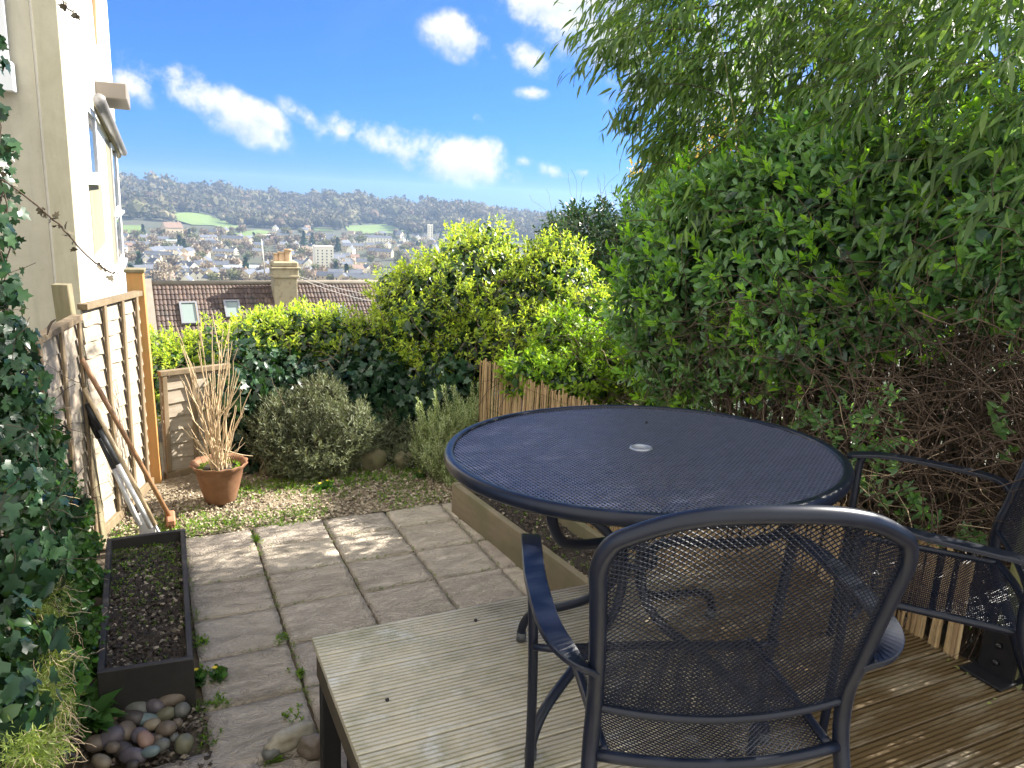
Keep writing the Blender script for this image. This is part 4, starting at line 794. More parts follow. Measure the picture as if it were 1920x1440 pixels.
cl = Cloud(); n = 900; P = np.stack([rng.uniform(-.34, .13, n), rng.uniform(2.3, 2.9, n), rng.uniform(-.02, .012, n)], -1); chips(cl, P, .01, .03); props(cl.build('pebble_litter', islmat('litter', [(.03, .025, .02), (.08, .06, .045), (.15, .12, .09), (.3, .26, .2)]), smooth=False), 'crumbs of soil and grit under the pebbles', 'litter', kind='stuff')
p = onz(548, 1382, .03); pebble('edging_stone', p, (.115, .036, .034), .42, 0, stonemat('lichen_stone', (.28, .25, .18), (.42, .38, .29)), 'long lichen covered stone beside the deck corner', None, .22, 'stone')
p = onz(585, 1400, .03); pebble('edging_stone', p, (.05, .04, .04), .2, 0, SM['brown'], 'brown stone behind the long lichen covered one', None, .2, 'stone')
p = onz(512, 1408, .02); pebble('edging_stone', p, (.045, .03, .025), .6, 0, SM['grey'], 'grey oval stone tucked under the long lichen covered one', None, .05, 'stone')
for (x, y, r, l) in [(520, 885, .13, 'mossy rock at the left foot of the lavender'), (700, 880, .12, 'mossy rock at the right foot of the lavender'), (765, 880, .09, 'low mossy rock left of the rosemary')]:
    p = onz(x, y, 0); pebble('garden_rock', (p[0], p[1]+.05, .04), (r*.85, r*.6, r), .3, 0, simple('mossy_rock', [(.08, .075, .035), (.15, .13, .07), (.12, .13, .04)], 12, .9, bmp=.6), l, 'mossy rocks edging the far border', .25, 'rock')

# terracotta pot with bare canes
pc = (.375, 5.03, 0); pot = empty('plant_pot', pc, 'terracotta pot with scalloped rim by the back fence panel', 'pot')
TC = simple('terracotta', [(.14, .065, .03), (.20, .095, .045), (.25, .135, .075)], 9, .8, bmp=.2)
mb = MB(); sca = lambda a, z: (.035*math.sin(a*14)*max(0, (z-.235)/.03) if z > .235 else 0)
mb.lathe([(.0, .0), (.088, .0), (.095, .01), (.116, .08), (.138, .17), (.147, .222), (.160, .235), (.176, .262), (.172, .268), (.152, .25), (.139, .235), (.134, .2), (.0, .2)], (pc[0], pc[1], .0), 84, sca); mb.build('pot_body', TC, pot)
mb = MB(); mb.lathe([(0, .225), (.07, .222), (.148, .215)], (pc[0], pc[1], 0), 20); mb.build('pot_soil', SOIL, pot)
cp = empty('potted_shrub', (pc[0], pc[1], .22), 'bare pale canes of a dormant shrub growing in the terracotta pot', 'shrub')
st = Cloud(); tips = [(330, 612), (338, 640), (345, 705), (375, 598), (372, 640), (410, 640), (432, 600), (425, 660), (418, 615), (470, 730), (352, 760), (340, 800), (395, 700), (445, 690), (400, 660), (440, 760), (455, 780), (385, 720), (360, 690), (428, 720), (410, 760), (372, 780), (435, 640), (398, 610), (350, 660), (446, 650)]
CV = []
for k, (x, y) in enumerate(tips):
    q = ony(x, y, 5.03+rng.normal(0, .10)); p = np.array([pc[0]+rng.normal(0, .03), pc[1]+rng.normal(0, .03), .22]); mid = np.array([p[0]+(q[0]-p[0])*.35, p[1]+(q[1]-p[1])*.35, (p[2]+q[2])*.5]); tt = np.linspace(0, 1, 10)[:, None]
    cv = (1-tt)**2*p+2*tt*(1-tt)*mid+tt**2*q; cv += rng.normal(size=cv.shape)*.004; CV.append(cv)
CV = np.array(CV); st.tubes(CV, np.broadcast_to(np.linspace(.0052, .0020, 10)[None], (len(CV), 10)), 5)
BRn = []
for cv in CV:
    for _ in range(2):
        i_ = rng.integers(2, 8); p = cv[i_]; d = nrm(cv[i_+1]-cv[i_]+rng.normal(size=3)*.018); L = rng.uniform(.08, .3); tt = np.linspace(0, 1, 10)[:, None]; BRn.append(p+d*L*tt+Z3*.04*tt**2)
BRn = np.array(BRn); st.tubes(BRn, np.broadcast_to(np.linspace(.0036, .0015, 10)[None], (len(BRn), 10)), 4); P = np.tile([pc[0], pc[1], .22], (30, 1))+rng.normal(size=(30, 3))*np.array([.04, .04, .01]); st.tubes(wander(P, np.stack([rng.normal(0, .3, 30), rng.normal(0, .3, 30), np.ones(30)], -1), .22, 6, .2, 0), np.full((30, 6), .0016)); st.build('canes', DEADTW, cp)
cl = Cloud(); a = rng.uniform(0, 6.28, 60); P = np.stack([pc[0]+.12*np.cos(a), pc[1]+.12*np.sin(a), np.full(60, .22)], -1); tuft(cl, P, .03, 6); props(cl.build('pot_weeds', LM_weed), 'green weeds round the rim of the terracotta pot', 'weeds', kind='stuff')

# fence
LAP = wood('weathered_lap_board', [(.26, .21, .155), (.37, .31, .24), (.47, .41, .33)], 5, .85, (1, 1, 7), .35, (.30, .27, .2)); BAT = wood('fence_batten', [(.17, .125, .07), (.28, .21, .13)], 6, .85, (3, 3, .3)); POSTO = wood('treated_post', [(.40, .17, .05), (.52, .25, .08), (.46, .25, .08)], 5, .75, (4, 4, .25), .3, (.33, .24, .08)); POSTG = wood('old_post', [(.10, .08, .045), (.20, .165, .10), (.29, .25, .16)], 8, .9, (4, 4, .3), .5, (.14, .14, .06))
def panel(name, label, A, Bp, z0, zA, zB, bats, group='overlap fence panels', courses=14, side=1):
    """A, Bp: ends in plan; the side facing the garden is to the right of A->B"""
    A = WX(*A); Bp = WX(*Bp); d = Bp-A; L = np.linalg.norm(d); d /= L; nn = np.array([d[1], -d[0]])*side
    t = empty(name, (A[0], A[1], z0), label, 'fence panel', group)
    mb = MB()
    for k in range(courses):
        n = 24; v = []; ph = rng.uniform(0, 9)
        for i in range(n+1):
            u_ = i/n; p = A+d*L*u_; zt = zA+(zB-zA)*u_-.03; h = (zt-z0)/courses; za = z0+h*k-.010+.007*math.sin(u_*L*9+ph)+.004*math.sin(u_*L*31+ph*2); zb = z0+h*(k+1)+.014
            tz = .0; o1, o2 = .016, .003     # lower edge stands proud, upper edge tucks in behind
            for (z, off) in ((za, o1), (za, o1-.007), (zb, o2-.006), (zb, o2)): q = p+nn*off; v.append((q[0], q[1], z))
        f = []
        for i in range(n):
            a = i*4; b_ = a+4; f += [(a+j, a+(j+1) % 4, b_+(j+1) % 4, b_+j) for j in range(4)]
        f += [(0, 3, 2, 1), (n*4, n*4+1, n*4+2, n*4+3)]; mb.add(v, f)
    mb.build('lap_boards', LAP, t)
    R = lambda: np.array([[d[0], -nn[0], 0], [d[1], -nn[1], 0], [0, 0, 1]])
    for u_ in bats:
        p = A+d*L*u_+nn*.027; zt = zA+(zB-zA)*u_-.032; mb = MB(); mb.bbox((p[0], p[1], (z0+zt)/2), (.034, .016, zt-z0), R(), .003); mb.build('batten', BAT, t)
    for (za, zb) in ((zA, zB),):
        mb = MB(); a = A+nn*.012; b_ = Bp+nn*.012; hw = .026; v = []
        for (p, z) in ((a, za), (b_, zb)):
            for (o_, dz) in ((-hw, -.03), (hw, -.03), (hw, .0), (-hw, .0)): q = p+nn*o_; v.append((q[0], q[1], z+dz))
        mb.add(v, [(0, 1, 2, 3), (7, 6, 5, 4), (0, 4, 5, 1), (1, 5, 6, 2), (2, 6, 7, 3), (3, 7, 4, 0)]); mb.build('top_rail', BAT, t)
    mb = MB(); bar(mb, A+nn*.012, Bp+nn*.012, .05, z0-.06, z0-.004); mb.build('bottom_rail', BAT, t)
    return t
panel('overlap_fence', 'sunlit pale overlap fence panel between the old post and the orange post', (-.315, 4.69), (-.045, 5.46), .06, 1.345, 1.32, (.30, .62, .90))
panel('overlap_fence', 'shaded overlap fence panel half hidden by the ivy on the left', (-.60, 3.30), (-.335, 4.59), .06, 1.30, 1.305, (.03, .27, .51, .75, .97))
panel('overlap_fence', 'low overlap fence panel behind the terracotta pot', (.055, 5.56), (.52, 5.775), .05, .765, .752, (.05, .45, .95), courses=7)
def post(name, label, base, top, wdt, mat, cap=None, ang=.3):
    t = empty(name, base, label, 'fence post'); b_ = WX(*base); tp = WX(*top); c, s = math.cos(ang), math.sin(ang); R = np.array([[c, -s, 0], [s, c, 0], [0, 0, 1]]); mb = MB(); h = wdt/2; v = []; n = 8
    for i in range(n+1):
        p = b_+(tp-b_)*i/n
        for (x, y) in ((-h+.004, -h), (h-.004, -h), (h, -h+.004), (h, h-.004), (h-.004, h), (-h+.004, h), (-h, h-.004), (-h, -h+.004)):
            q = R @ np.array([x, y, 0]); v.append(p+q*(1+rng.normal(0, .006)))
    f = [(i*8+j, i*8+(j+1) % 8, (i+1)*8+(j+1) % 8, (i+1)*8+j) for i in range(n) for j in range(8)]+[tuple(range(n*8, n*8+8)), tuple(range(7, -1, -1))]; mb.add(v, f)
    mb.build('post_shaft', mat, t)
    if cap: mb = MB(); mb.bbox(tp+Z3*.012, (wdt+.022, wdt+.022, .024), R, .004); mb.build('cap', POSTG, t)
    return t
post('fence_post', 'tall orange brown treated fence post with a flat cap', (-.01, 5.53, -.05), (-.045, 5.53, 1.43), .098, POSTO, True, -.08)
post('fence_post', 'old grey green weathered fence post leaning beside the ivy', (-.315, 4.62, -.05), (-.385, 4.62, 1.46), .078, POSTG, None, -.2)
post('fence_post', 'mossy timber post at the right edge in a black metal shoe', (2.52, 1.32, .5), (2.54, 1.30, 1.9), .09, wood('mossy_post', [(.12, .13, .05), (.2, .2, .08), (.24, .2, .12)], 6, .9, (3, 3, .4), .5, (.08, .11, .03)), None, .2)
bk = empty('post_bracket', (2.50, 1.33, .555), 'black metal post shoe bolted to the deck edge', 'bracket'); mb = MB(); mb.bbox((2.466, 1.32, .63), (.008, .12, .15)); mb.bbox((2.45, 1.32, .557), (.13, .14, .008)); mb.bbox((2.51, 1.272, .63), (.08, .006, .15)); mb.build('shoe_plate', BLACK, bk)
for dz in (.60, .66): mb = MB(); mb.tube([(2.461, 1.32, dz), (2.449, 1.32, dz)], .010, 8); mb.build('bolt', BLACK, bk)

# tools leaning on the fence
FP = (-.315, 4.69, 0); fd = WX(.27, .77); fd /= np.linalg.norm(fd); fn = np.array([fd[1], -fd[0], 0]); FPn = np.array(FP)+fn*.05
def tw(px, py): return onpl(px, py, FPn, fn)
WDH = wood('tool_handle', [(.30, .16, .08), (.40, .23, .12)], 8, .55, (1, 1, 1)); WDH2 = wood('pale_handle', [(.5, .38, .22), (.6, .46, .3)], 8, .55)
a = tw(153, 673); b_ = onz(318, 968, .06); t = empty('broom', b_, 'brown wooden handled broom leaning on the sunlit fence panel', 'broom'); mb = MB(); mb.tube([a, (a+b_)/2+Z3*.004, b_], .0135, 10); mb.build('handle', WDH, t)
dd = nrm(b_-a); mb = MB(); mb.bbox(b_+dd*.015, (.05, .16, .04), None, .008); mb.build('broom_head', simple('broom_wood', [(.3, .13, .07), (.38, .18, .1)], 9, .7), t)
cl = Cloud(); n = 500; P = np.stack([rng.uniform(-.02, .02, n), rng.uniform(-.075, .075, n), np.zeros(n)], -1)+b_+np.array([0, 0, -.0]); Q = np.stack([P, P+np.array([0, 0, -.055])+rng.normal(size=P.shape)*.008], 1); cl.tubes(Q, np.full((n, 2), .0012)); cl.build('bristles', simple('bristle', [(.25, .12, .06)], 5, .9), t)
a = tw(158, 728); b_ = onz(291, 985, .12); t = empty('hoe', (b_[0], b_[1], 0), 'pale wooden handled hoe leaning beside the broom', 'hoe'); mb = MB(); mb.tube([a, b_], .0125, 10); mb.build('handle', WDH2, t); dd = nrm(b_-a); mb = MB(); mb.tube([b_-dd*.02, b_+dd*.04, b_+dd*.09+np.array([.02, -.02, 0])], .007, 8); mb.bbox(b_+dd*.10+np.array([.025, -.03, 0]), (.11, .02, .06), None, .003); mb.build('hoe_blade', SILVER, t)
t = empty('long_shears', onz(272, 992, .02), 'long handled edging shears with black grips and white shafts', 'shears')
for (p0, p1, p2) in (((162, 757), (226, 893), (283, 990)), ((167, 778), (222, 895), (262, 985))):
    a = tw(*p0); c_ = onz(p2[0], p2[1], .14); m_ = a*.52+c_*.48; q = a*.80+c_*.20
    mb = MB(); mb.tube([a, q], .019, 12); mb.build('grip', BLACK, t); mb = MB(); mb.tube([q, m_], .0135, 10); mb.build('handle', PLASTIC, t); mb = MB(); mb.tube([m_, c_], .0135, 10); mb.build('shaft', WHITEM, t)
c_ = onz(270, 990, .10); dd = nrm(onz(275, 1005, .0)-tw(165, 770)); mb = MB(); mb.bbox(c_, (.05, .03, .18), None, .004); mb.bbox(c_+np.array([.02, -.02, -.02]), (.08, .012, .13), None, .003); mb.build('blade', WHITEM, t)

# ivy clad wall at the left
RW = simple('rubble_wall', [(.16, .13, .1), (.26, .22, .17), (.34, .3, .24)], 14, .9, bmp=.8, bdist=.01)
sw = empty('stone_wall', (-.6, 2.2, 0), 'old rubble stone wall almost hidden under the ivy', 'wall'); mb = MB(); bar(mb, (-.55, -.6), (-.55, 3.28), .16, -.05, 1.1, .01)
mb.build('wall_body', RW, sw); mb = MB()
for k in range(60):
    y = rng.uniform(.4, 3.25); z = rng.uniform(.05, 1.0); mb.bbox((-.462, y, z), (.035, rng.uniform(.1, .25), rng.uniform(.06, .12)), None, .012)
mb.build('face_stones', RW, sw)
def ivx(x, y, X): return onx(x, y, X)
iv1 = plant('wall_ivy', 'dark glossy ivy climbing up the left edge of the view', 'ivy', (-.5, 2.4, 0))
BI = [B(ivx(x, y, X), r) for x, y, X, r in [(10, 640, -.42, .09), (5, 720, -.42, .12), (35, 770, -.42, .10), (20, 850, -.40, .13), (70, 880, -.40, .10), (10, 950, -.38, .13), (50, 960, -.40, .12), (110, 950, -.38, .10), (90, 820, -.41, .08), (30, 1050, -.36, .12), (20, 1200, -.34, .10), (10, 1330, -.32, .09), (60, 1400, -.34, .08), (80, 1030, -.38, .10), (10, 560, -.43, .05)]]
cl = Cloud(); st = Cloud(); P, o_ = sphere_pts(BI, 1900, .10); loose(cl, IVY, P, o_+np.array([.3, -.5, .2]), .046, .2, .45, .6)
# hanging trails in the upper left
hang = [(ivx(-10, 170, -.42), ivx(12, 420, -.42)), (ivx(-6, 300, -.43), ivx(24, 560, -.43)), (ivx(-12, 60, -.42), ivx(5, 130, -.42)), (ivx(-5, 420, -.43), ivx(20, 640, -.43)), (ivx(0, 250, -.43), ivx(20, 330, -.43)), (ivx(0, 330, -.43), ivx(30, 470, -.43))]
HP_ = []
for a, b_ in hang:
    tt = np.linspace(0, 1, 9)[:, None]; cv = a*(1-tt)+b_*tt+rng.normal(size=(9, 3))*.008; HP_.append(cv)
    L_ = np.linalg.norm(b_-a)
    for k in range(int(L_*55)+3): i_ = rng.integers(0, 8); q = cv[i_]+rng.normal(size=3)*np.array([.02, .03, .02]); cl.inst(IVY[0], IVY[1], q[None], axes(nrm(rng.normal(size=(1, 3))*.5+np.array([[.1, 0, -1]])), rng.normal(size=(1, 3))*.6+np.array([[.6, -1, .3]])), np.array([rng.uniform(.028, .05)]))
cl.build('leaves', LM_ivy, iv1); st.tubes(np.array(HP_), np.full((len(HP_), 9), .0025), 4); P, o_ = sphere_pts(BI, 90, .2); st.tubes(wander(P, o_*.1+Z3, .2), np.full((len(P), 7), .0012)); st.build('stems', DARKTW, iv1)
iv2 = plant('climbing_creeper', 'fresh green small leaved creeper hanging down to the dark raised bed', 'creeper', (-.35, 3.2, 0))
BI2 = [B(ivx(x, y, X), r) for x, y, X, r in [(100, 900, -.40, .08), (140, 960, -.37, .08), (130, 1030, -.34, .10), (155, 1090, -.33, .09), (140, 1170, -.32, .09), (150, 1240, -.31, .07), (100, 1100, -.35, .09), (75, 830, -.42, .08), (115, 800, -.42, .04), (60, 780, -.42, .07), (110, 1260, -.32, .08), (90, 1330, -.31, .08), (170, 1010, -.33, .04), (60, 930, -.40, .08)]]
cl = Cloud(); P, o_ = sphere_pts(BI2, 3800, .12); loose(cl, ROUND, P, o_+np.array([.3, -.5, .2]), .028, .2, .5, .5); P, o_ = sphere_pts(BI2, 350, .06); sprigs(cl, ROUND, P, o_, .06, .022, 7, (70, 30)); cl.build('leaves', LM_ivyg, iv2)
cl = Cloud(); P, o_ = sphere_pts(BI2+BI[:14], 3000, .1, False); loose(cl, LEAFW, P, o_, .05); cl.build('inner_leaves', LM_dark, iv2); st = Cloud(); P, o_ = sphere_pts(BI2, 60, .1); st.tubes(wander(P, o_*.4+Z3*.3, .1), np.full((len(P), 7), .0008)); st.build('stems', DEADTW, iv2)
wy = plant('wispy_climber', 'yellow green wispy climber hanging in front of the ivy at lower left', 'climber', (-.3, 2.3, 0))
BW = [B(ivx(x, y, X), r) for x, y, X, r in [(80, 1120, -.31, .05), (75, 1180, -.30, .06), (70, 1250, -.29, .06), (65, 1320, -.28, .06), (75, 1390, -.27, .055), (50, 1420, -.26, .05), (95, 1330, -.29, .05), (90, 1230, -.30, .05)]]
cl = Cloud(); P, o_ = sphere_pts(BW, 900, .2); sprigs(cl, SIL, P, o_+np.array([.2, -.3, -.3]), .06, .022, 9, (70, 25), -.2, .6); cl.build('leaves', LM_wisp, wy); st = Cloud(); P, o_ = sphere_pts(BW, 260, .1); st.tubes(wander(P, o_*.5-Z3*.6, .09, grav=-.2), np.full((len(P), 7), .0006)); st.build('stems', DEADTW, wy)
bl = plant('broadleaf_plant', 'clump of broad green leaves beside the pile of pebbles', 'plant', (-.27, 2.78, 0))
cl = Cloud(); n = 26; c0 = onz(165, 1370, .03); a = rng.uniform(-1.6, 2.2, n); el = rng.uniform(.25, 1.1, n); d = np.stack([np.cos(a)*np.cos(el), np.sin(a)*np.cos(el), np.sin(el)], -1); cl.inst(*leaf_t(.46, .14, .45), c0+d*.02+np.array([0, 0, .02])+rng.normal(size=(n, 3))*.012, axes(d, Z3+rng.normal(size=(n, 3))*.2), rng.uniform(.07, .125, n))
c1 = c0+np.array([.0, .10, .06]); n = 16; a = rng.uniform(-1.6, 2.0, n); el = rng.uniform(.3, 1.1, n); d = np.stack([np.cos(a)*np.cos(el), np.sin(a)*np.cos(el), np.sin(el)], -1); cl.inst(*leaf_t(.42, .14, .4), c1+rng.normal(size=(n, 3))*.015, axes(d, Z3+rng.normal(size=(n, 3))*.2), rng.uniform(.06, .11, n)); cl.build('leaves', leafmat('broad_leaf', [(.05, .13, .03), (.08, .19, .04), (.12, .25, .06)], .3, .35), bl)
# trailing twigs with small buds
def strand(name, label, pts, Ydist, r=.002, buds=10, wire=False):
    P = np.array([atd(x, y, dist) for (x, y), dist in zip(pts, Ydist)]); t = np.linspace(0, len(P)-1, 22); Q = np.stack([np.interp(t, range(len(P)), P[:, k]) for k in range(3)], -1)
    Q += rng.normal(size=Q.shape)*(.0012 if not wire else 0); t_ = empty(name, P[0], label, 'twig' if not wire else 'wire'); mb = MB(); mb.tube(Q, r, 6); mb.build('stem', DARKTW if not wire else PLASTIC, t_)
    if buds:
        cl = Cloud(); k = rng.integers(0, 22, buds*3); cl.inst(IVY[0], IVY[1], Q[k]+rng.normal(size=(buds*3, 3))*.006, axes(rnd_dirs(buds*3), rnd_dirs(buds*3)), rng.uniform(.008, .024, buds*3)); cl.build('leaves', simple('bud_leaf', [(.06, .05, .03), (.11, .09, .05)], 20, .7), t_)
strand('ivy_twig', 'bare ivy twig reaching across the pale house wall', [(0, 335), (40, 362), (80, 395), (115, 425), (145, 460), (175, 490), (210, 512)], [2.4]*7, .0024, 9)
strand('ivy_twig', 'short ivy twig hanging in from the top left', [(105, -30), (118, 8), (135, 22), (152, 38)], [2.4]*4, .002, 6)
strand('wire', 'thin green wire slanting down through the ivy at lower left', [(-20, 1345), (40, 1370), (100, 1400), (152, 1422)], [1.9, 1.93, 1.96, 2.0], .0028, 0, True)
# dry leaf snagged on the fence top
t = empty('dry_leaf', tw(100, 610), 'dark dried leaf strap hanging over the shaded fence panel', 'leaf'); p = onx(98, 612, -.37); mb = MB(); mb.tube([p+np.array([.015, 0, .03]), p+np.array([.0, 0, .02]), p+np.array([-.012, -.01, 0]), p+np.array([-.02, -.01, -.035])], [.8, 1, 1, .5], flat=(.022, .004)); mb.build('leaf_blade', DARKTW, t)

# ------------------------------------------------------------------ rendered house on the left
def rend(name, c1, c2, bmp_=.4):
    m, nt, b, _ = newmat(name); v = coords(nt); vs = coords(nt, (2.2, 2.2, .22)); c = ramp(nt, noise(nt, v, 2.5, 8, .7, .8), [(.3, c1), (.7, c2)])
    c = mixc(nt, ramp(nt, noise(nt, vs, 2.4, 7, .7, .5), [(.50, (0, 0, 0)), (.72, (.45, .45, .45))]), c, tuple(x*.62 for x in c1)); c = mixc(nt, ramp(nt, noise(nt, v, 46, 4, .8), [(.62, (0, 0, 0)), (.72, (.35, .35, .35))]), c, tuple(x*.5 for x in c1))
    nt.links.new(c, b.inputs['Base Color']); b.inputs['Roughness'].default_value = .85; bump(nt, b, noise(nt, v, 22, 8, .75), bmp_, .008); return m
dV = ray(290, 342); hA = nrm(np.array([dV[0], dV[1], 0])); hB = np.array([-hA[1], hA[0], 0]); nA = -hB     # along the long wall / to the left / outward normal
P0 = np.array([-.465, 7.0, 0])
def onA(px, py, off=0.0): return onpl(px, py, P0+nA*off, nA)
def sA(p): return float(np.dot(p-P0, hA))
LW = sA(onA(233, 480)); LWt = LW
hs = empty('rendered_house', (P0[0], P0[1], -2), 'tall cream rendered house with a blinding white sunlit side', 'house')
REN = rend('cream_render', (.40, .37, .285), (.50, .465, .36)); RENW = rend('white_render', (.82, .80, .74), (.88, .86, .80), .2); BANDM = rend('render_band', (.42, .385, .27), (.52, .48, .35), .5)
Rm = np.stack([hA, hB, Z3], -1)
def hbox(mb, s0, s1, t0, t1, z0, z1, bev=.0):
    """s along the long wall, t to the left (negative = proud of the long wall)"""
    c = P0+hA*(s0+s1)/2+hB*(t0+t1)/2; (mb.bbox if bev else mb.box)((c[0], c[1], (z0+z1)/2), (s1-s0, t1-t0, z1-z0), Rm, *([bev] if bev else []))
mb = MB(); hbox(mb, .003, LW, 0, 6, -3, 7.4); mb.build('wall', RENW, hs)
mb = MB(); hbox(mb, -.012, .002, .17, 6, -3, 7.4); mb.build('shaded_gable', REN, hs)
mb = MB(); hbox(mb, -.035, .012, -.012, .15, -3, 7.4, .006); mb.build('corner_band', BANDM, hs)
FRW = simple('window_frame_white', [(.72, .73, .74)], 5, .4); GL = simple('window_glass', [(.03, .035, .04)], 5, .05, spec=.9); LTB = rend('beige_reveal', (.22, .19, .12), (.27, .24, .16), .2)
def winA(name_px, open_=0, label=None, zpad=0):
    (x0, y0), (x1, y1), (x2, y2) = name_px   # near top, near bottom, far bottom
    a = onA(x0, y0); b_ = onA(x1, y1); c_ = onA(x2, y2); s0, s1 = sA(b_), sA(c_); z1_, z0_ = a[2], b_[2]
    mb = MB(); f = .07
    for (u0, u1, v0, v1) in ((s0, s1, z1_-f, z1_), (s0, s1, z0_, z0_+f), (s0, s0+f*2, z0_+f, z1_-f), (s1-f*2, s1, z0_+f, z1_-f)): hbox(mb, u0, u1, -.03, .02, v0, v1)
    o = mb.build('window', FRW, hs); mb = MB(); hbox(mb, s0+f*2, s1-f*2, -.012, .01, z0_+f, z1_-f); g_ = mb.build('glass', GL, None); g_.parent = o; mb = MB(); hbox(mb, s0-.05, s1+.05, -.09, 0.0, z0_-.05, z0_-.004); g_ = mb.build('sill', FRW, None); g_.parent = o
    # children of a window whose own parent is offset: put meshes into the house frame
    for c in o.children:
        L_ = np.array(hs.location); co_ = np.empty(len(c.data.vertices)*3); c.data.vertices.foreach_get('co', co_); c.data.vertices.foreach_set('co', (co_.reshape(-1, 3)-L_).ravel()); c.data.update()
    return s0, s1, z0_, z1_
winA(((151, 186), (165, 336), (183, 344)))
s0, s1, z0_, z1_ = winA(((198, 262), (213, 400), (223, 408)))
winA(((212, 405), (219, 505), (230, 508)))
a = onA(166, 345); b_ = onA(190, 350); mb = MB(); hbox(mb, sA(a), sA(b_), -.006, .004, onA(176, 480)[2], onA(166, 345)[2]); mb.build('recess_panel', LTB, hs)
a = onA(200, 262); mb = MB(); hbox(mb, sA(onA(197, 262)), sA(onA(208, 262)), -.006, .004, onA(215, 500)[2], a[2]); mb.build('recess_panel', LTB, hs)
# square hood and the gutter running from it
a = onA(176, 150); b_ = onA(186, 182); s_ = sA(a); mb = MB(); sz = abs(onA(176, 150)[2]-onA(176, 178)[2]); hbox(mb, s_+.05, s_+1.6, -.34, 0, onA(176, 178)[2], onA(176, 150)[2], .01); mb.build('hood', simple('hood_grey', [(.20, .17, .14)], 4, .7), hs)
g0 = onpl(186, 186, P0+nA*.12, nA); g1 = onpl(232, 286, P0+nA*.12, nA)
mb = MB(); mb.tube([g0, g0*.5+g1*.5, g1], .06, 12); mb.build('gutter', simple('grey_gutter', [(.16, .15, .15), (.24, .23, .22)], 6, .4), hs)
g0b = onpl(180, 192, P0+nA*.03, nA); g1b = onpl(222, 292, P0+nA*.03, nA); mb = MB(); mb.tube([g0b, g1b], .05, 8); mb.build('fascia', LTB, hs)
a = onA(157, -40); b_ = onA(174, 0); mb = MB(); s_ = sA(onA(165, 0)); zt = onA(165, 50)[2]; mb.add([P0+hA*(s_-.2)-hB*.0+Z3*7, P0+hA*(s_+1.1)+Z3*7, P0+hA*(s_+.9)+Z3*zt, P0+hA*(s_-.2)-hB*.15+Z3*7, P0+hA*(s_+1.1)-hB*.15+Z3*7, P0+hA*(s_+.9)-hB*.02+Z3*zt], [(0, 1, 2), (5, 4, 3), (0, 3, 4, 1), (1, 4, 5, 2), (2, 5, 3, 0)]); mb.build('timber_bracket', simple('orange_timber', [(.5, .28, .14), (.6, .36, .2)], 6, .7), hs)
# window in the shaded gable at the upper left
def onB(px, py): return onpl(px, py, P0-hA*.02, hA)
q0 = onB(-160, -200); q1 = onB(20, 118); q2 = onB(33, 175); tB = lambda p: float(np.dot(p-P0, hB))
mb = MB(); t0, t1 = tB(q1), tB(q0); z0_, z1_ = q1[2], q0[2]
hbox(mb, -.10, -.013, t0, t0+.06, z0_, z1_); hbox(mb, -.10, -.013, t1-.06, t1, z0_, z1_); hbox(mb, -.10, -.013, t0+.06, t1-.06, z0_, z0_+.06); hbox(mb, -.10, -.013, t0+.06, t1-.06, z1_-.06, z1_); o = mb.build('window', FRW, hs)
mb = MB(); hbox(mb, -.05, -.03, t0+.06, t1-.06, z0_+.06, z1_-.06); mb.build('window_pane', GL, hs)
mb = MB(); hbox(mb, -.16, -.013, tB(q2), t1+.1, q2[2], z0_-.003, .006); mb.build('bay_sill', FRW, hs)
# roof closing the block above the picture
mb = MB(); hbox(mb, -.3, LW+.3, -.25, 6.2, 7.403, 7.6); mb.build('roof', SLATE, hs)

# ------------------------------------------------------------------ tiled roof house beyond the hedge
zr = -2.2; rl = onz(285, 534, zr); rr = onz(735, 531, zr); rd = nrm(rr-rl); rn = np.array([rd[1], -rd[0], 0]); LR = np.linalg.norm(rr-rl); slope = math.radians(40); Lsl = 4.4
th = empty('tiled_house', (rl[0], rl[1], -9), 'house below the garden with brown pantiled roof and roof windows', 'house')
Rr = np.stack([rd, rn, Z3], -1)
def rp(s, d_, up=0.0): return rl+rd*s+rn*(d_*math.cos(slope)+up*math.sin(slope))+Z3*(-d_*math.sin(slope)+up*math.cos(slope))
PT = None
m, nt, b, _ = newmat('pantiles'); v = coords(nt); g = nt.nodes.new('ShaderNodeNewGeometry'); c = ramp(nt, g.outputs['Random Per Island'], [(0, (.055, .036, .03)), (.5, (.085, .055, .043)), (1, (.12, .08, .06))]); n1 = noise(nt, v, 1.4, 6, .7, .5); c = mixc(nt, ramp(nt, n1, [(.5, (0, 0, 0)), (.68, (.9, .9, .9))]), c, (.035, .035, .03)); n2 = noise(nt, v, 7, 4, .6); c = mixc(nt, ramp(nt, n2, [(.62, (0, 0, 0)), (.75, (.6, .6, .6))]), c, (.32, .30, .26)); nt.links.new(c, b.inputs['Base Color']); b.inputs['Roughness'].default_value = .7; PT = m
nc = 15; nw = int(LR/.155); ns = 5; mb = MB(); ch = Lsl/nc
for k in range(nc):
    for q in range(nw):
        v = []
        for (dd_, lift) in ((k*ch-.02, .012), ((k+1)*ch, .045)):
            for i in range(ns+1):
                s_ = (q+i/ns)*LR/nw; h = .030*math.sin(PI*i/ns)**1.0*(1 if i < ns else 0); v.append(rp(s_, dd_, lift+h))
        for i in range(ns+1): s_ = (q+i/ns)*LR/nw; v.append(rp(s_, (k+1)*ch, .0))
        mb.add(v, [(i, i+1, ns+2+i, ns+1+i) for i in range(ns)]+[(ns+1+i, ns+2+i, 2*ns+3+i, 2*ns+2+i) for i in range(ns)])
mb.build('roof', PT, th)
